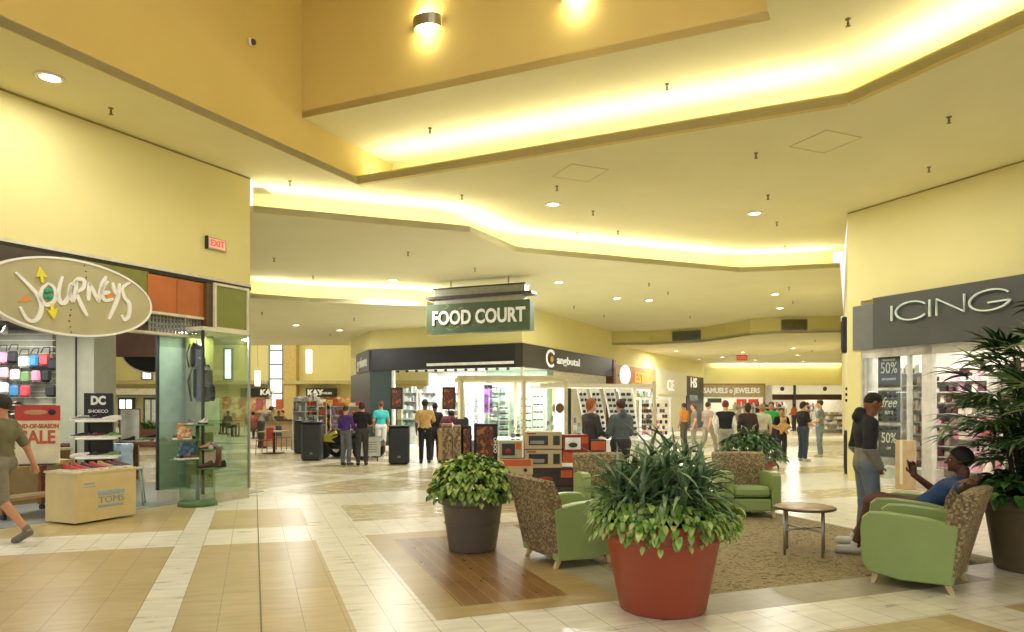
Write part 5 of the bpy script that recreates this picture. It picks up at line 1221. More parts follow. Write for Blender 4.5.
for i, px in enumerate((409, 428, 452, 474, 497)):
    shelf_unit(K, K.s_(px, 3.9), 3.9, .85, 2.3, 6, ['white shelving', 'white shelving', 'white shelving', 'white shelving', 'white shelving'][i] + ' at the back of the corner shop, ' + ['leftmost', 'second from the left', 'in the middle', 'second from the right', 'rightmost'][i], [gd[0], gd[2], gd[1], gd[2]], k=8)
for i, (a_, b_) in enumerate(((395, 423), (478, 512))):
    x0, x1 = K.s_(a_, 1.2), K.s_(b_, 1.2); t = K.thing('glass_counter', ['low lit glass counter left in the corner shop', 'low lit glass counter right in the corner shop'][i], 'counter', (x0+x1)/2, 1.2); w = (x1-x0)/2
    m = MB(); m.b2(-w, w, 0, .55, 0, .72); m.build('cabinet', shopw, t); m = MB(); m.b2(-w, w, 0, .55, .72, .98); m.build('glass_case', MATS['pale_green_glass'], t); m = MB(); m.b2(-w-.02, w+.02, -.02, .57, .98, 1.01); m.build('counter_top', steel, t)
for i, (px, c_) in enumerate(((397, 0), (449, 1))):
    x = K.s_(px, -.5); z = K.z_(px, 410, -.5) if px == 397 else K.z_(px, 408, -.5)
    t = K.thing('poster_stand', ['dark framed poster on a post left of the tan-shirted man', 'dark framed poster on a post behind the leaning woman'][i], 'poster', x, -.5, 0)
    m = MB(); m.b2(-.27, .27, -.03, .03, 1.45, 2.28); m.build('frame', black, t); m = MB(); m.b2(-.2, .2, -.036, -.03, 1.52, 2.2); m.build('picture', art_dark, t); m = MB(); m.tube([(0, 0, .02), (0, 0, 1.46)], .03, 8); m.build('post', black, t); m = MB(); m.cyl((0, 0, 0), .22, .03, 20); m.build('base', black, t)
# ================================================================ black cabinets and the ride car
cabm = mat('cabinet_grey_black', '2E302E', .4, var=.05)
def cabinet(lab, px, py, w, h, m_, d=.5):
    t = thing('cabinet_bin', lab, 'cabinet', G(px, py), .12); b = MB(); b.box((0, d/2, h/2), (w, d, h-.03), bev=.05); b.build('body', m_, t)
    b = MB(); b.box((0, d/2, h-.012), (w+.04, d+.04, .035), bev=.01); b.build('top', black, t); b = MB(); b.box((0, -.003, .22), (.08, .012, .05)); b.build('latch', grey, t)
cabinet('tall black cabinet left of the man in the tan shirt', 399, 465, .56, 1.06, black)
cabinet('dark grey cabinet left of the black ride car, in front of its twin', 311, 461, .58, 1.12, cabm)
cabinet('dark grey cabinet half hidden behind the one left of the black ride car', 303, 454, .60, 1.10, cabm)
car = thing('ride_car', 'black toy-like car with yellow markings and big wheels behind the two standing people', 'ride car', (-4.95, 21.3, 0), -.25)
m = MB(); m.box((0, 0, .48), (2.0, .95, .36), bev=.12); m.box((-.05, 0, .74), (1.1, .8, .24), bev=.1); m.build('body', black, car)
m = MB(); m.box((.15, 0, .80), (.5, .82, .2), bev=.06, ry=.3); m.build('windscreen', mat('tinted_glass', '30383A', .1), car)
for x in (-.66, .66):
    for y in (-.48, .48):
        m = MB(); m.tube([(x, y-.08, .27), (x, y+.08, .27)], .27, 20, sm=False); wq = m.build('wheel', mat('tyre', '1A1A1A', .8), car); m = MB(); m.tube([(x, y-.09, .27), (x, y+.09, .27)], .13, 12, sm=False); m.build('hub', chrome, wq)
m = MB(); m.add([(-.75, -.478, .62), (-.1, -.478, .72), (-.35, -.478, .58), (-.2, -.478, .5), (-.55, -.478, .52)], [(0, 4, 3, 2, 1)]); m.box((-.45, -.45, .7), (.55, .1, .1), ry=-.4); m.build('yellow_marking', mat('car_yellow', 'C9C04A', .5), car)
for y in (-.3, .3): m = MB(); m.ball((-.98, y, .5), (.05, .08, .08), 10); m.build('headlight', white, car)
t = thing('price_board', 'white printed board leaning in front of the black ride car', 'sign board', (X_at(373, 20.2)-.1, 20.2, 0), 0)
m = MB(); m.box((0, 0, .42), (.62, .03, .55)); m.build('board', mat('board_grey_white', 'CFCFC6', .6), t); m = MB()
for k in range(5): m.b2(-.22, .22, -.02, -.015, .26+k*.07, .28+k*.07)
m.build('printed_lines', grey, t); 
for sx in (-1, 1): m = MB(); m.tube([(sx*.22, 0, .2), (sx*.22, .05, 0)], .015, 6); m.build('foot', dark, t)
for i, (px, py, w, h, lab) in enumerate(((447, 486, .22, 1.25, 'tall pedestal wrapped in a tan pattern right of the leaning woman'), (457, 486, .16, 1.22, 'tall pedestal wrapped in a grey-brown pattern, second in the row'), (467, 485, .18, 1.2, 'narrow black-edged poster pedestal left of the big poster box'), (486, 484, .48, 1.24, 'wide black poster box with red and orange artwork'))):
    t = thing('poster_pedestal', lab, 'pedestal', G(px, py), .08); m = MB(); m.b2(-w/2, w/2, 0, .4, 0, h, bev=.01); m.build('box', black if i > 1 else mat('tan_pattern', 'A08A68', .6, var=.15, scale=20), t)
    if i > 1: m = MB(); m.b2(-w*.4, w*.32, -.008, 0, .08, h-.06); m.build('artwork', art_dark, t)
    else: m = MB(); m.b2(-w*.42, w*.42, -.006, 0, .04, h-.04); m.build('artwork', ramp_mat('print_bark', ['6A5640', 'A89068', '4A3C2E', 'C0AA84'], .7, 'noise', 9), t)
    if i == 3: text('side_lettering', 'OOHO', .10, white, t, (0, 0, 0), .002, .002).data.transform(Matrix.Translation((w*.41, -.012, .8)) @ Matrix.Rotation(-PI/2, 4, 'Y'))
t = thing('till_monitor', 'dark till monitor on the pedestal behind the big poster box', 'monitor', (X_at(462, 14.6), 14.6, 1.02), 0); m = MB(); m.b2(-.14, .14, -.02, .03, .1, .32, bev=.01); m.build('screen', dgrey, t); m = MB(); m.tube([(0, .02, 0), (0, .02, .14)], .03, 8); m.build('neck', dark, t)
m = MB(); m.b2(-.15, .15, -.1, .1, -.02, .0); m.build('base', dark, t); m = MB(); m.b2(-.2, .2, -.12, .12, -1.0, -.02); m.build('counter', dark, t)
# ================================================================ kiosk of sunglasses
KI = Frame((X_at(460, 15.2), 15.2), (1, .12))
xk = lambda px, y=0: KI.s_(px, y)
kio = KI.thing('sunglasses_kiosk', 'long white mall kiosk with cream canopy beams and lit counters', 'kiosk', 0, 0, 0)
beam = mat('canopy_cream', 'C9BF92', .5); kw = mat('kiosk_white', 'F0EFE8', .4); kLit = mat('kiosk_light_panel', 'FFFFFF', .4, emit=.7, var=0)
Lk = xk(656)
for y in (0, 1.5): m = MB(); m.b2(xk(457), xk(566), y-.05, y+.05, 2.16, 2.27); m.build('canopy_beam', beam, kio); m = MB(); m.b2(xk(540), Lk, y-.03, y+.03, 2.02, 2.10); m.build('canopy_beam', offw, kio)
for x in (xk(462), xk(524), xk(566), Lk-.04):
    for y in (0, 1.5): m = MB(); m.b2(x-.035, x+.035, y-.035, y+.035, 0, 2.16); m.build('post', beam, kio)
m = MB(); m.b2(0, Lk, -.05, 1.55, 0, .80); m.build('counter_cabinet', kw, kio)
m = MB(); m.b2(-.04, Lk+.04, -.10, 1.60, .80, .86); m.build('counter_top', kw, kio)
m = MB(); m.b2(xk(468), xk(484), -.02, .04, .9, 2.12); m.build('light_panel', kLit, kio); text('vertical_lettering', 'Cell Planet', .13, grey, kio, (0, 0, 0), .002, .001)
vt = kio.children[-1] if kio.children else None
for c in bpy.data.objects:
    if c.name == 'vertical_lettering': c.data.transform(Matrix.Translation((xk(476), -.03, 1.5)) @ Matrix.Rotation(-PI/2, 4, 'Y'))
for (a_, b_) in ((556, 568), (569, 572)): m = MB(); m.b2(xk(a_), xk(b_), .1, .14, .9, 2.0); m.build('light_panel' if a_ == 556 else 'dark_strip', kLit if a_ == 556 else dark, kio)
frames = [(490, 500), (500, 510), (522, 534), (534, 546)]
shelfg = MATS['pale_green_glass']
for i, (a_, b_) in enumerate(frames):
    t = KI.thing('sunglasses_rack', 'wire and glass rack of sunglasses on the kiosk counter', 'rack', (xk(a_)+xk(b_))/2, .25, .862, 0, 'wire racks on the kiosk counter'); w = (xk(b_)-xk(a_))/2; h = [1.15, .7, .9, .95][i]
    for sx in (-1, 1): m = MB(); m.tube([(sx*w, 0, 0), (sx*w, 0, h)], .010, 6); m.build('upright', white, t)
    g = MB()
    for k in range(6): z = .06+k*(h-.1)/5; g.b2(-w, w, -.04, .04, z, z+.008)
    g.build('shelves', white, t); g = MB(); rnd = random.Random(i)
    for k in range(6):
        for q in range(3): z = .07+k*(h-.1)/5; x = -w+.05+q*(2*w-.08)/2.4; g.box((x, 0, z+.03), (.07, .03, .03), mi=rnd.randrange(3), bev=.01)
    o = g.build('eyewear', [dark, dgrey, gd[3]], t); o['kind'] = 'stuff'
for i, (a_, b_) in enumerate(((584, 594), (597, 607), (611, 622), (625, 639))):            # tall curved racks
    t = KI.thing('curved_rack', ['tall curved white sunglasses rack, leftmost of four', 'tall curved white sunglasses rack, second of four', 'tall curved white sunglasses rack, third of four', 'tall curved white sunglasses rack, rightmost of four with dark pairs'][i], 'rack', (xk(a_, .3)+xk(b_, .3))/2, .3, .862)
    w = (xk(b_, .3)-xk(a_, .3))/2*.95; n = 10; m = MB(); pts = [(-.02+.28*math.sin(PI*.55*k/n)-.1, 1.14*k/n) for k in range(n+1)]
    vs = []; 
    for y, z in pts:
        off_ = .16*(1-math.cos(PI*.5*z/1.14)) 
        vs += [(-w-off_, .02+y*.3, z), (w-off_, .02+y*.3, z), (w-off_, .05+y*.3, z), (-w-off_, .05+y*.3, z)]
    fs = []
    for k in range(n):
        for q in range(4): fs.append((4*k+q, 4*k+(q+1) % 4, 4*k+4+(q+1) % 4, 4*k+4+q))
    fs += [(3, 2, 1, 0), (4*n, 4*n+1, 4*n+2, 4*n+3)]; m.add(vs, fs); m.build('curved_panel', kw, t)
    g = MB()
    for k in range(8):
        z = .10+k*.13; off_ = .16*(1-math.cos(PI*.5*z/1.14)); y = pts[min(n, int(z/1.14*n))][0]*.3
        for q in (-1, 1): g.box((q*w*.42-off_, y-.0, z), (w*.62, .03, .065), bev=.012, mi=(k+i) % 2)
    o = g.build('eyewear', [dark, dgrey], t); o['kind'] = 'stuff'
for i, (px, hh, cc) in enumerate(((487, .5, 3), (493, .35, 4), (513, .45, 1), (518, .3, 4), (548, .4, 1), (552, .55, 4), (575, .5, 1), (579, .35, 4))):
    t = KI.thing('phone_case_stand', 'small tiered stand of cases on the kiosk counter', 'display stand', xk(px, .0), -.0, .862, 0, 'small tiered stands on the kiosk counter'); m = MB(); m.cyl((0, 0, 0), .05, .02, 12); m.build('base', dgrey, t); m = MB(); m.tube([(0, 0, 0), (0, 0, hh)], .008, 6); m.build('pole', steel, t)
    for k in range(3): m = MB(); m.box((0, 0, .1+k*hh*.33), (.10, .03, hh*.22), rz=k*.5, bev=.008); m.build('hanging_case', gd[(cc+k) % 5], t)
t = KI.thing('hanging_banner_row', 'dark and purple graphic banner hanging from the kiosk canopy', 'banner', xk(488, .7), .7, 1.45); m = MB(); m.b2(-.10, .10, 0, .02, 0, .62); m.build('banner', ramp_mat('print_purple', ['2A2430', '8A4AA8', '1C1A20', 'B58AC8'], .6, 'noise', 6), t); m = MB(); m.tube([(-.11, .01, .63), (.11, .01, .63)], .01, 6); m.build('rail', steel, t)
# head display on the counter
t = KI.thing('wig_mannequin', 'brown-haired display head on the kiosk counter left of the curved racks', 'mannequin', xk(559, .2), .2, 1.42); m = MB(); m.ball((0, 0, .12), (.10, .12, .14), 14); m.build('head', SK['light'], t); m = MB(); m.ball((0, .01, .14), (.15, .15, .17), 14); m.build('wig', mat('wig_brown', '7A5A40', .7), t); m = MB(); m.tube([(0, 0, -.56), (0, 0, .02)], .03, 8); m.build('stand', white, t)
area('kiosk_lamp', KI.w(Lk*.5, .7, 2.0), 4, 70, (1, 1, 1), (0, 0, KI.a), sy=.4)
# toy cartons in front
tanb = mat('carton_tan', 'BBAA84', .6, var=.03); redb = mat('carton_red', '8A2C22', .55); orb = mat('carton_orange', 'C0582C', .55); winm = mat('carton_window', '3A3E40', .2)
CK = Frame((X_at(522, 12.6), 12.6), (1, .05))
def carton(lab, px0, px1, py0, py1, m_, style, dy=0, d=.35):
    x0, x1 = CK.s_(px0, dy), CK.s_(px1, dy); z0, z1 = CK.z_(px0, py1, dy), CK.z_(px0, py0, dy); w, h = x1-x0, z1-z0
    t = CK.thing('toy_carton', lab, 'toy carton', (x0+x1)/2, dy, z0); m = MB(); m.b2(-w/2, w/2, 0, d, 0, h); m.build('box', m_, t)
    if style == 'two':
        m = MB(); m.b2(-w*.40, w*.12, -.006, 0, h*.22, h*.78); m.build('window', winm, t); m = MB(); m.b2(w*.26, w*.44, -.006, 0, h*.22, h*.78); m.build('side_window', winm, t)
        m = MB(); m.b2(-w*.36, w*.02, -.03, -.006, h*.28, h*.5, bev=.015); m.build('toy', grey, t); m = MB(); m.b2(-w*.45, -w*.2, -.004, 0, h*.86, h*.94); m.build('printed_strip', redb, t)
    elif style == 'one':
        m = MB(); m.b2(-w*.42, w*.18, -.006, 0, h*.15, h*.85); m.build('window', kw if m_ is redb and py0 < 450 else winm, t); m = MB(); m.b2(w*.22, w*.46, -.006, 0, h*.5, h*.9); m.build('printed_patch', orb, t)
        m = MB(); m.ball((-w*.12, -.03, h*.42), (w*.18, .03, h*.15), 10); m.build('toy', dgrey if m_ is redb else redb, t)
    elif style == 'top':
        m = MB(); m.b2(-w*.44, w*.44, -.004, 0, h*.55, h*.95); m.build('printed_strip', orb, t); m = MB(); m.ball((w*.28, -.01, h*.3), (h*.12, .02, h*.12), 8); m.build('round_mark', dark, t)
    return t
plat = CK.thing('display_platform', 'low white platform carrying the stacked toy cartons', 'platform', CK.s_(545), -.05, 0); pz = CK.z_(545, 487)
m = MB(); m.b2(-1.15, 1.3, 0, .9, 0, max(.1, pz-.002)); m.build('body', dgrey, plat); m = MB(); m.b2(-1.17, 1.32, -.02, .02, 0, .06); m.build('kick_strip', dark, plat)
carton('tan toy carton with two dark windows, top of the stack', 525, 562, 432, 449, tanb, 'two')
carton('tan toy carton with two dark windows directly under the top one', 525, 562, 450, 468, tanb, 'two')
carton('dark toy carton with small red and grey toys under the tan cartons', 527, 574, 468.5, 487, mat('carton_dark', '3A2420', .5), 'one', -.02)
carton('tan printed toy carton leaning low at the left of the stack', 498, 533, 459, 475, tanb, 'top', -.04)
carton('tan carton at the bottom left below the printed one', 496, 532, 475.5, 487, tanb, 'top', -.03)
carton('pale carton with green print at the upper left of the stack', 500, 522, 441, 458, mat('carton_sage', 'A8A886', .6), 'one', .02)
carton('red toy carton with a white window right of the top tan carton', 563, 589, 435, 452, redb, 'one')
carton('orange toy carton under the red one with the white window', 563, 589, 452.5, 463, orb, 'top')
carton('black and red toy carton at the right end, under the orange one', 576, 596, 463.5, 487, dark, 'one')
carton('small dark and orange toy pack right of the red carton', 590, 606, 440, 463, dark, 'top', .02); carton('tan carton at the far right under the small dark pack', 597, 622, 463.5, 487, tanb, 'top', .02)
# pink cart
PC = Frame((X_at(641, 17.5), 17.5), (1, .25)); pcx = PC.s_(670)
t = PC.thing('accessory_cart', 'white cart with racks of pink and dark goods behind the red planter', 'cart', pcx/2, 0, 0)
m = MB(); m.b2(-pcx/2, pcx/2, 0, .8, .1, .85); m.build('cabinet', kw, t); m = MB(); m.b2(-pcx/2-.03, pcx/2+.03, -.03, .83, 1.76, 1.82); m.build('roof', kw, t)
for sx in (-1, 0, 1): m = MB(); m.b2(sx*pcx/2-.02, sx*pcx/2+.02, .0, .05, .85, 1.76); m.build('post', kw, t)
for x in (-.3, .3): m = MB(); m.tube([(x, .1, .06), (x, .16, .06)], .06, 12, sm=False); m.build('castor', black, t)
g = MB(); rnd = random.Random(2)
for k in range(6):
    for q in range(10): g.box((-pcx/2+.06+q*(pcx-.1)/9.5, .06, .92+k*.14), (.06, .04, .09), mi=rnd.randrange(4), bev=.01)
o = g.build('rack_goods', [pk[1], dark, gd[2], pk[3]], t); o['kind'] = 'stuff'
# soft toy of the child
# ================================================================ shops along the right face
tp = mat('tan_fascia', 'B98A52', .5, var=.04); 
a_ = R.s_(606)
m = MB(); m.b2(-.1, a_, .3, 4.0, 3.1, 3.2); R.struct('ceiling', m, shopw)
m = MB(); m.b2(4.7, a_, 4.0, 4.1, 0, 3.2); R.struct('wall_corner_shop_side', m, shopw)
m = MB(); m.b2(R.s_(554), a_, .0, .3, 0, 3.0); R.struct('trim_36', m, mat('pale_stone', 'C9C4A8', .5))
m = MB(); m.b2(10.2, 10.55, -.1, .3, 0, 3.8); R.struct('trim_37', m, brownw)
b0_, b1_ = R2.s_(608), R2.s_(655)
m = MB(); m.b2(max(0, b0_), b1_, -.05, .25, 2.5, 3.6); R2.struct('trim_38', m, tp)
t = R2.thing('shop_lettering', 'orange glowing letters on the tan fascia along the row', 'sign letters', R2.s_(640, -.1), -.08, 3.05); text('lettering', 'EST', .75, mat('neon_orange', 'F08A3A', .4, emit=1.2), t, (0, 0, 0), .01, .02, 1.3)
t = R2.thing('projecting_sign', 'white oval blade sign with a black edge projecting from the tan fascia', 'sign', R2.s_(627, -.5), -.4, 2.75); m = MB(); m.lathe([(.0001, -.03), (.5, -.03), (.5, .03), (.0001, .03)], n=24); o = m.build('panel', mat('sign_glow_white', 'FFFFFF', .4, emit=.8), t); o.data.transform(Matrix.Translation((0, 0, .35)) @ Matrix.Rotation(PI/2, 4, 'Y') @ Matrix.Diagonal((1, .55, 1, 1)))
m = MB(); m.b2(-.06, .06, -.3, .3, -.15, -.1); m.b2(-.02, .02, .2, .42, .3, .36); m.build('bracket', black, t)
m = MB(); m.b2(b1_, R2.s_(686), -.05, .25, 2.2, 3.7); m.b2(b1_, R2.s_(686), .0, .2, 0, 2.2); R2.struct('trim_39', m, mat('cream_shopfront', 'D6CFB2', .5, var=.02))
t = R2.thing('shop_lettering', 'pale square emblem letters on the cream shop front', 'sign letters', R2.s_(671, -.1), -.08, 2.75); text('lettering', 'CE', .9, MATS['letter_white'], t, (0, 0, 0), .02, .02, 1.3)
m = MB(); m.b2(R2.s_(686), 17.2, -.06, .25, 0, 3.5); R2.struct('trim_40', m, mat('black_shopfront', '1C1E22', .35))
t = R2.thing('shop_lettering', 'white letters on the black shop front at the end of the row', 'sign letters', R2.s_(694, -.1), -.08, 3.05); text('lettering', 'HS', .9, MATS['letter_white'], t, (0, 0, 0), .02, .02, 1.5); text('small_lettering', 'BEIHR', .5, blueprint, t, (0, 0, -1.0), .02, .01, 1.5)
for i, (x0, x1, cols) in enumerate(((R2.s_(612), R2.s_(630), 0), (R2.s_(633), R2.s_(652), 1))):
    shelf_unit(R2, (x0+x1)/2, -.35, (x1-x0)*.95, 2.2, 6, ['lit shelf unit of green and pale goods under the tan fascia, left', 'lit shelf unit of green and pale goods under the tan fascia, right'][i], [mat('merch_green', '9AB05A', .5), gd[2], gd[0], gd[1]], k=10)
# ================================================================ end of the corridor
jw = thing('jewellery_storefront', 'jewellery shop front reading SAMUELS JEWELERS at the far end of the corridor', 'shop front', (X_at(731, 50.5), 50.5, 0))
m = MB(); m.b2(-2.3, 2.3, -.15, .1, 2.15, 3.02); m.build('sign_band', mat('jewel_tan', 'A8946A', .5), jw); m = MB(); m.b2(-2.4, 2.4, -.2, .1, 3.0, 3.12); m.b2(2.3, 2.4, -.2, .1, 0, 3.1); m.build('gold_frame', mat('jewel_gold', '9A7A3A', .5), jw)
text('lettering', 'SAMUELS \u25A0 JEWELERS'.replace('\u25A0', 'o'), .52, white, jw, (0, -.18, 2.6), .01, .02, .82)
m = MB(); m.b2(-2.3, 2.3, -.02, .1, 0, 2.15); m.build('shop_window', mat('jewel_window', 'E4E2CC', .4, emit=.35), jw)
for i, x in enumerate((.75, 1.6)): m = MB(); m.b2(x-.36, x+.36, -.06, -.02, 1.35, 2.0); m.build('red_poster', mat('poster_bright_red', 'D2452E', .5), jw)
for i, x in enumerate((-1.9, -.9, .1)): m = MB(); m.b2(x-.3, x+.3, -.3, 0, .0, 1.1); m.build('display_case', wf, jw)
m = MB(); m.b2(-1.7, -.7, -.06, -.02, 1.75, 2.05); m.build('green_awning', mat('awning_green', '3A4A34', .6), jw); m = MB(); m.b2(-.2, .6, -.06, -.02, .95, 1.3); m.build('yellow_strip', mat('strip_yellow', 'D2C23A', .5), jw)
ds = thing('department_store_entrance', 'bright department store entrance with dark header at the end of the corridor', 'shop front', (X_at(806, 50.8), 50.8, 0))
hw_ = 2.45
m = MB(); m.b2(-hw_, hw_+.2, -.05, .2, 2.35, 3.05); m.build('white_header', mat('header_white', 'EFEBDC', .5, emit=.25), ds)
for x in (-1.75, 1.35): m = MB(); m.ball((x, -.06, 2.75), (.16, .02, .16), 10); m.build('round_emblem', dgrey, ds)
m = MB(); m.b2(-hw_, hw_+.2, -.04, .2, 1.95, 2.35); m.build('dark_header', mat('header_maroon', '4A2E26', .5), ds)
m = MB(); m.b2(-hw_-2, hw_+2, 9, 9.2, 0, 3.2); m.b2(-hw_-.1, -hw_, 0, 9, 0, 3.2); m.b2(hw_+.2, hw_+.3, 0, 9, 0, 3.2); m.build('inner_walls', mat('store_inner', 'D8CFB8', .6), ds); m = MB(); m.b2(-hw_-2, hw_+2, 0, 9, 3.15, 3.25); m.build('inner_ceiling', white, ds)
m = MB(); m.b2(-.95, -.85, -.3, .1, 0, 3.0); m.build('entrance_post', dgrey, ds)
area('store_lamp', (X_at(806, 54), 55, 3.0), 4, 260, (1, .97, .9), sy=6)
ug = Frame((X_at(770, 54), 54), (1, 0)); gc2 = [mat('goods_brown', '6A4434', .6), mat('goods_maroon', '5A2A30', .6), gd[2], mat('goods_tan', 'B09070', .6), dark, pk[4]]
for i in range(7): shelf_unit(ug, .2+i*.85, (i % 3)*1.3, .8, 1.7, 5, 'low fixture of mixed goods inside the department store', gc2, 'low fixtures inside the department store', k=7)
for i, (px, Y, lab) in enumerate(((745, 44, 'cream display fixture left of the green shirt, in front of the jewellery shop'), (775, 40, 'pale rack beside the dark post in the far corridor'), (832, 40, 'dark table of goods at the right end of the far corridor'), (762, 47, 'cream display fixture nearest the department store post'))):
    f_ = Frame((X_at(px, Y), Y), (1, .1)); shelf_unit(f_, 0, 0, 1.3 if i != 2 else 2.0, 1.6 if i != 2 else 1.2, 4, lab, gc2 if i % 2 else [gd[2], wf, gc2[3]], k=8)
# ================================================================ step vents, ceiling bits
def on_step(px):
    k = (px-CX)/F
    for i in range(len(step)-1):
        p, q = step[i], step[i+1]; den = (q[0]-p[0])-k*(q[1]-p[1])
        u = (k*p[1]-p[0])/den
        if 0 <= u <= 1: return (p[0]+(q[0]-p[0])*u, p[1]+(q[1]-p[1])*u), math.atan2(q[1]-p[1], q[0]-p[0])
    return None
for px, lab, w in ((687, 'dark louvred air vent on the ceiling step, left one', 1.4), (794, 'olive louvred air vent on the ceiling step, right one', 1.0)):
    p, a0 = on_step(px); t = thing('air_vent', lab, 'air vent', (p[0], p[1], 4.68), a0)
    m = MB(); m.b2(-w/2, w/2, -.02, 0, 0, .40); m.build('backing', dgrey if px < 700 else mat('vent_olive', '7A7448', .5), t)
    for k in range(9): m = MB(); m.box((0, -.035, .03+k*.042), (w, .03, .012), rx=.5); m.build('louvre', grey if px < 700 else MATS['vent_olive'], t)
    m = MB(); 
    for x in (-w/2, w/2): m.b2(x-.02, x+.02, -.05, 0, -.02, .42)
    m.b2(-w/2, w/2, -.05, 0, -.03, 0); m.b2(-w/2, w/2, -.05, 0, .40, .43); m.build('frame', grey, t)
sp = thing('sprinkler', 'small pendant fire sprinkler on the ceiling', 'sprinkler', G(111, 108, Z0), 0, 'pendant sprinklers scattered over the ceilings')
brm = mat('sprinkler_brass', '7A6A3A', .4, .6)
m = MB(); m.lathe([(.035, 0), (.035, -.008), (.012, -.012), (.012, -.05), (.02, -.055), (.004, -.085), (.0001, -.085)], n=10); m.build('body', brm, sp); m = MB(); m.lathe([(.0001, -.085), (.032, -.088), (.032, -.092), (.0001, -.094)], n=12); m.build('deflector', brm, sp)
for px, py, z in ((290,181,Z0),(462,195,Z0),(949,117,Z0),(929,167,Z0),(756,153,Z0),(768,195,Z0),(777,222,Z0),(785,246,Z0),(557,186,Z0),(593,211,Z0),(577,232,Z0),(618,231,Z0),(430,128,Z1),(667,84,Z1),(848,19,Z1),
    (274,258,Z2),(313,276,Z2),(408,252,Z2),(475,268,Z2),(649,283,Z2),(668,292,Z2),(789,287,Z2),(793,301,Z2),(574,306,Z2),(604,315,Z2),(690,316,Z2),(262,312,Z3),(354,318,Z3),(330,334,Z3),(640,356,Z4),(815,340,Z4),(812,350,Z4)):
    dup(sp, G(px, py, z))
hd_ = thing('ceiling_camera', 'small dome camera on the side face of the raised ceiling opening', 'camera', (W(249, 42, 11.0)), 0)
k = (249-CX)/F; u = (k*L1a[1]-L1a[0])/(-.44*-1*-1 + 0) if False else None
den = L1d[0]-k*L1d[1]; tt = (k*L1a[1]-L1a[0])/den; pc = (L1a[0]+L1d[0]*tt, L1a[1]+L1d[1]*tt); hd_.location = (pc[0]+.03, pc[1], H0+(HY-42)/F*pc[1])
m = MB(); m.ball((.03, 0, 0), (.05, .05, .05), 12); m.build('dome', dgrey, hd_); m = MB(); m.tube([(-.02, 0, 0), (.02, 0, 0)], .06, 14); m.build('mount', white, hd_)
hm_ = mat('hatch_line', 'C2B880', .8)
for px, py, w in ((580, 173, .75), (825, 142, .75)):
    t = thing('access_hatch', 'square flush access hatch outline in the near ceiling, ' + ('left' if px < 700 else 'right'), 'hatch', G(px, py, Z0-.001), .4); m = MB()
    for a0, a1, b0_, b1_ in ((-w/2, w/2, -w/2, -w/2+.012), (-w/2, w/2, w/2-.012, w/2), (-w/2, -w/2+.012, -w/2, w/2), (w/2-.012, w/2, -w/2, w/2)): m.b2(a0, a1, b0_, b1_, -.006, 0)
    m.build('frame', hm_, t); m = MB(); m.b2(-w/2+.012, w/2-.012, -w/2+.012, w/2-.012, -.002, 0); m.build('panel', ceilY, t)
t = thing('exit_sign', 'red exit sign hanging from the lower ceiling far down the corridor', 'exit sign', G(742, 353, Z4)); m = MB(); m.b2(-.3, .3, -.03, .03, -.42, -.12); m.build('housing', mat('exit_far', 'B05A48', .5), t); m = MB(); m.tube([(0, 0, -.12), (0, 0, 0)], .015, 6); m.build('stem', white, t); text('lettering', 'EXIT', .24, mat('exit_red', 'D8402C'), t, (0, -.035, -.27), .003, .004)
# ================================================================ food court
for i, (x0, x1, s_, cx_) in enumerate(((X_at(252, 49), X_at(268, 49), 'KAY', 268), (X_at(306, 49), X_at(334, 49), 'KAY', 318))):
    t = thing('food_stall', ['food stall front reading KAY left of the tall window', 'food stall front reading KAY right of the tall window'][i], 'shop front', ((x0+x1)/2, 49.3, 0)); w = (x1-x0)/2
    m = MB(); m.b2(-w-.8*(1-i), w, -.3, .5, 2.15, 2.76); m.build('sign_band', black, t); text('lettering', s_, .50, white, t, (.55 if i == 0 else -w*.35, -.33, 2.45), .01, .03, 1.1)
    if i: text('small_lettering', 'JEWELERS', .2, white, t, (w*.45, -.33, 2.4), .01, .006, .9)
    m = MB(); m.b2(-w-2.2*(1-i), w+1.4*i, -.05, .5, 0, 2.15); m.build('lit_window', ramp_mat('stall_glow', ['D8B07A', 'E8D2A0', 'B5653A', 'E4C890'], .6, 'noise', 1.4), t); m = MB(); m.b2(-w, w, -.9, -.4, 0, 1.05); m.build('counter', brownw, t)
    for k in range(3): m = MB(); m.b2(-w+.2+k*.7, -w+.65+k*.7, -.12, -.05, 1.3, 2.0); m.build('menu_board', [pk[4], white, orb][k], t)
sf_ = thing('store_row', 'pale far shop fronts with glass doors seen through the shoe shop', 'shop front', (X_at(143, 49.6), 49.6, 0))
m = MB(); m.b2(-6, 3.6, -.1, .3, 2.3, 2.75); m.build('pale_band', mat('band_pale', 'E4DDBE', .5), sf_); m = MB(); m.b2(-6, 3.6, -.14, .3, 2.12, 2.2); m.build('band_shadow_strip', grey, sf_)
for k, x in enumerate((-1.2, .6, 2.2)):
    m = MB(); m.b2(x-.55, x+.55, -.05, .2, 0, 2.1); d_o = m.build('door', dgrey, sf_); m = MB(); m.b2(x-.42, x-.05, -.07, -.05, .2, 1.95); m.b2(x+.05, x+.42, -.07, -.05, .2, 1.95); m.build('door_glass', sky if k == 0 else mat('door_pane', 'C9D2C6', .2), d_o)
pen = mat('pendant_white', 'FFFDF0', .4, emit=2.2, var=0)
pd_ = None
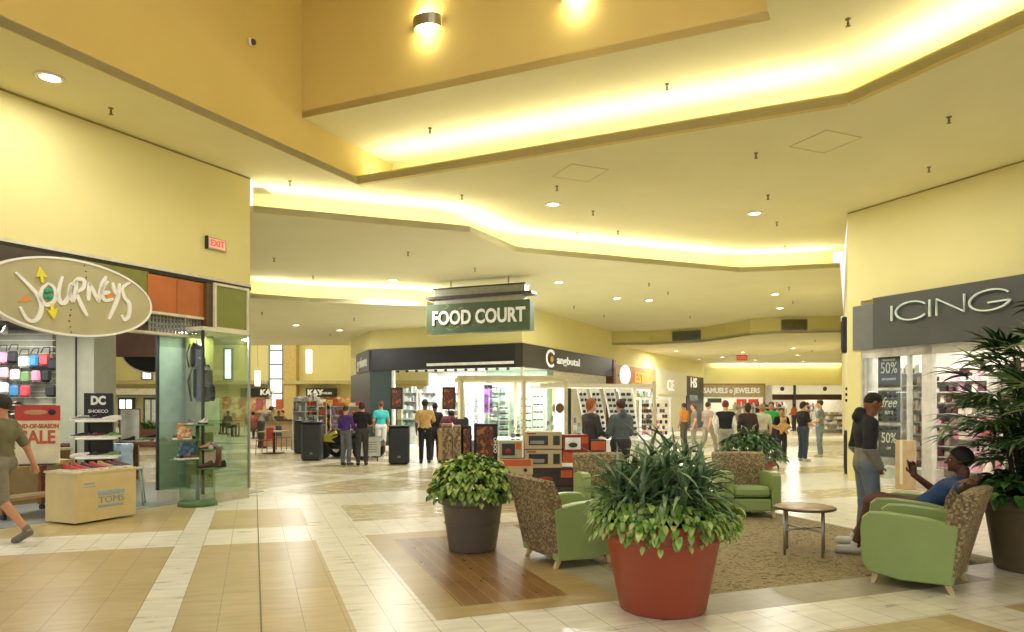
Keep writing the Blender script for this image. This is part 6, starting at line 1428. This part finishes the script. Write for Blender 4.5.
for px, y0, y1, Y in ((304+5, 350, 373, 38), (257.5, 371, 386, 44), (150, 366, 384, 40)):
    if px == 150: continue
    p = W(px, y1, Y); h = (y1-y0)/F*Y; t = thing('pendant_lamp', 'long white cylinder pendant lamp over the food court, ' + ('larger' if px > 300 else 'smaller'), 'pendant lamp', p); m = MB(); m.tube([(0, 0, 0), (0, 0, h)], .16, 16); m.build('shade', pen, t); m = MB(); m.tube([(0, 0, h), (0, 0, 9-p[2])], .012, 6); m.build('cord', steel, t)
area('food_court_lamp', (-17, 42, 8.8), 12, 900, (1, .96, .86), sy=10); area('food_court_lamp', (-13, 30, 4.5), 8, 160, (1, .96, .86), sy=5)
def ctable(x, y, lab, grp):
    t = thing('food_court_table', lab, 'table', (x, y, 0), 0, grp); m = MB(); m.b2(-.4, .4, -.4, .4, .72, .75); m.build('table_top', mat('ct_top', 'B09A78', .4), t); m = MB(); m.tube([(0, 0, .03), (0, 0, .72)], .04, 8); m.build('pedestal', black, t); m = MB(); m.b2(-.28, .28, -.28, .28, 0, .03); m.build('foot', black, t); return t
def cchair(x, y, rz, lab, grp, m_):
    t = thing('food_court_chair', lab, 'chair', (x, y, 0), rz, grp); m = MB(); m.b2(-.2, .2, -.2, .2, .44, .47, bev=.01); m.build('seat', m_, t); m = MB(); m.b2(-.2, .2, -.22, -.19, .5, .88, bev=.01); m.build('backrest', m_, t)
    for sx in (-1, 1):
        for sy in (-1, 1): m = MB(); m.tube([(sx*.18, sy*.18, .45 if sy > 0 else .86), (sx*.2, sy*.2, 0)], .013, 6); m.build('leg', m_, t)
    return t
redc = mat('chair_red', 'A8302A', .5)
tb = ctable(X_at(274, 23.4), 23.4, 'food court table right of the nearest red chair', None)
ch_ = cchair(X_at(264.5, 23.0), 23.0, 1.4, 'bright red metal chair nearest the glass showcase', None, redc)
cchair(X_at(284, 25), 25, -.8, 'dark chair on the right side of the nearest food court table', None, dgrey)
tb2 = ctable(-9.6, 30.5, 'table in the crowded food court', 'tables of the crowded food court'); cc2 = cchair(-9.2, 31.3, .5, 'wooden-toned chair in the crowded food court', 'chairs of the crowded food court', brownw)
for i, (x, y) in enumerate(crowd_spots): dup(tb2, (x-.82*math.sin(i*1.7 if i < 4 else (i-4)*2.1), y+.82*math.cos(i*1.7 if i < 4 else (i-4)*2.1), 0), i*1.7 if i < 4 else (i-4)*2.1)
for i, (x, y) in enumerate(crowd_spots): dup(cc2, (x, y-.0, 0), i*1.7 if i < 4 else (i-4)*2.1)
div = thing('partition_counter', 'low tan partition with dark top at the edge of the food court', 'partition', (X_at(287, 27), 27, 0), .1); m = MB(); m.b2(-1.0, .8, 0, .2, 0, 1.0); m.build('panel', mat('partition_tan', 'B0946A', .55), div); m = MB(); m.b2(-1.05, .85, -.04, .24, 1.0, 1.06); m.build('cap', dark, div)
pl_ = thing('planter_box', 'long planter of green plants in the food court seen through the shoe shop', 'planter', (X_at(158, 27), 27, 0), 0); m = MB(); m.b2(-1.1, 1.1, -.2, .2, 0, .7); m.build('trough', brownw, pl_)
rnd = random.Random(4); m = MB()
for i in range(260): x = rnd.uniform(-1.1, 1.1); leaf(m, (x, rnd.uniform(-.15, .15), .7), (rnd.uniform(-1, 1), rnd.uniform(-1, 1), 1.3), rnd.uniform(.25, .5), .07, .8, 4, shape='strap')
m.build('foliage', [lf_mid], pl_)
for i, (px, lab, c_) in enumerate(((305, 'blue and white framed display behind the grey cabinets', 0), (318, 'red and orange display of goods behind the grey cabinets', 1), (344, 'bright display of colourful goods behind the black ride car', 2))):
    f_ = Frame((X_at(px, 25.5), 25.5), (1, 0)); shelf_unit(f_, 0, 0, .9 if i < 2 else 1.3, 1.9 - .2*(i > 0), 5, lab, [[blueprint, white, gd[1]], [orb, redb, white, pk[4]], [orb, gd[3], pk[4], mat('goods_yellow', 'D8B84A', .5), redb]][i], k=7)
# child's soft toy
t = thing('soft_toy', 'tan soft toy held by the child in black at the planter shrub', 'soft toy', (7.78, 20.08, 1.0), 0); g = SDF(.03); g.ell((0, 0, 0), (.12, .09, .15)); g.ell((0, -.02, .18), (.09, .085, .085))
for sx in (-1, 1): g.cap((sx*.06, 0, .24), (sx*.07, 0, .26), .03); g.cap((sx*.1, -.02, .05), (sx*.19, -.04, .0), .035); g.cap((sx*.06, -.03, -.1), (sx*.09, -.08, -.18), .04)
g.build('plush_body', mat('plush_tan', 'C49A66', .9), t, .02); m = MB(); m.ball((0, -.11, .165), (.02, .015, .015), 8); m.build('nose', dark, t)
# ================================================================ light
def strip(name, a, b, z, p, w=.12, up=True, col=(1, .985, .88)):
    L = math.hypot(b[0]-a[0], b[1]-a[1]); an = math.atan2(b[1]-a[1], b[0]-a[0])
    l = area(name, ((a[0]+b[0])/2, (a[1]+b[1])/2, z), L*.97, p*L, col, (PI if up else 0, 0, an if not up else an), sy=w)
    return l
cl = offset([L1a, L2b, L3end], .42)
strip('cove_lamp', cl[0], cl[1], Z0 + .16, 9); strip('cove_lamp', cl[1], cl[2], Z0 + .16, 9)
cl = offset(lip2, .36)
for i in range(len(cl)-1): strip('cove_lamp', cl[i], cl[i+1], Z2 + .16, 9)
cl = offset(lip3, .36)
for i in range(1, len(cl)-1): strip('cove_lamp', cl[i], cl[i+1], Z3 + .16, 9)
strip('cove_lamp', (14.3, 50.2), (24, 50.2), Z4 - .35, 9)
lampm = mat('lamp_glow', 'FFF8E0', .5, emit=14, var=0); ringm = mat('lamp_ring', 'F2EED8', .35, var=.01)
dl = thing('downlight', 'large round recessed downlight over the shoe shop wall, nearest of the lamps', 'downlight', G(50, 77, Z0))
r = MB(); r.lathe([(.17, -.002), (.175, -.016), (.12, -.02), (.11, .0)], n=28); r.build('trim_ring', ringm, dl)
r = MB(); r.cyl((0, 0, -.012), .11, .008, 24); r.build('lens', lampm, dl)
spots = [(553, 204, Z0, 'recessed downlight left of two in the ceiling between the coves'), (755, 213, Z0, 'recessed downlight right of two in the ceiling between the coves')]
for a in spots: dup(dl, G(*a[:3]), label=a[3])
far = [(393, 280, Z2), (559, 282, Z2), (617, 298, Z2), (775, 294, Z2), (780, 308, Z2), (649, 300, Z2), (296, 325, Z3), (340, 330, Z3),
       (676, 351, Z4), (699, 359, Z4), (743, 352, Z4), (793, 348, Z4), (755, 360, Z4), (798, 355, Z4), (803, 361, Z4), (722, 357, Z4)]
for a in far: dup(dl, G(*a), label='small recessed downlight in the lower ceilings farther off', group='recessed downlights of the lower ceilings')
for p, e in ((G(50,77,Z0), 45), (G(553,204,Z0), 120), (G(755,213,Z0), 120), (G(559,282,Z2), 280), (G(617,298,Z2), 280), (G(775,294,Z2), 280), (G(393,280,Z2), 280),
             (G(296,325,Z3), 300), (G(676,351,Z4), 380), (G(793,348,Z4), 380), (G(755,360,Z4), 380), ((-6, 3, Z0), 60), ((9, 6, Z0), 110), ((6, 12, Z0), 120), ((-4.0, 9.0, Z0), 60)):
    area('downlight_beam', (p[0], p[1], p[2]-.06), .3, e*.6, (1, .985, .93), shape='DISK')
# hall light of the well and the open mall behind the photographer
area('well_lamp', (0, 4.5, ZP - .1), 4, 260, (1, .97, .9), sy=4)
# wall sconces in the well
sc0 = None
for px, py, lab in ((428, 25, 'half-round steel wall sconce high in the yellow ceiling well, left one'), (578, -6, 'half-round steel wall sconce high in the yellow well, cut by the photo edge')):
    k = (px - CX)/F; t = (k*A_[1]-A_[0])/((B_[0]-A_[0])-k*(B_[1]-A_[1])); p = (A_[0]+(B_[0]-A_[0])*t, A_[1]+(B_[1]-A_[1])*t)
    z = H0 + (HY-py)/F*p[1]; an = math.atan2(B_[1]-A_[1], B_[0]-A_[0])
    s = thing('wall_sconce', lab, 'wall lamp', (p[0], p[1], z), an)
    b = MB(); n = 14
    for i in range(n):
        a0, a1 = PI + PI*i/n, PI + PI*(i+1)/n
        q = [(.24*math.cos(a)*f, .17*math.sin(a)*f - .01) for a in (a0, a1) for f in (1, .93)]
        b.prism([q[0], q[2], q[3], q[1]], -.07, .1)
    b.build('shade', steel, s)
    g = MB(); g.ball((0, -.1, .02), (.17, .075, .16), 14); g.build('lamp', mat('sconce_glow', 'FFF6D0', .5, emit=16, var=0), s)
    c = math.cos(an - PI/2)*.16, math.sin(an - PI/2)*.16
    for up in (0, 1):
        l = bpy.data.lights.new('sconce_light', 'POINT'); l.energy = 5; l.color = (1, .9, .6); l.shadow_soft_size = .06
        o = bpy.data.objects.new('sconce_light', l); C.objects.link(o); o.location = (p[0]+c[0], p[1]+c[1], z + (.28 if up else -.24))
w = bpy.data.worlds.new('World'); bpy.context.scene.world = w; w.use_nodes = True
bg = w.node_tree.nodes['Background']; bg.inputs['Color'].default_value = (1, .99, .96, 1); bg.inputs['Strength'].default_value = 1.0
# ================================================================ camera
cam = bpy.data.cameras.new('camera'); co = bpy.data.objects.new('camera', cam); C.objects.link(co)
co.location = (0, 0, H0); co.rotation_euler = (PI/2, 0, 0); cam.sensor_width = 36; cam.lens = F / 1024 * 36
cam.shift_y = (HY - 316) / 1024; cam.clip_end = 200; cam.clip_start = .05
sc = bpy.context.scene; sc.camera = co
sc.view_settings.view_transform = 'Standard'; sc.view_settings.look = 'None'; sc.view_settings.gamma = 1; sc.view_settings.exposure = .08
sc.cycles.max_bounces = 7; sc.cycles.diffuse_bounces = 5; sc.cycles.transparent_max_bounces = 16; sc.cycles.sample_clamp_indirect = 6
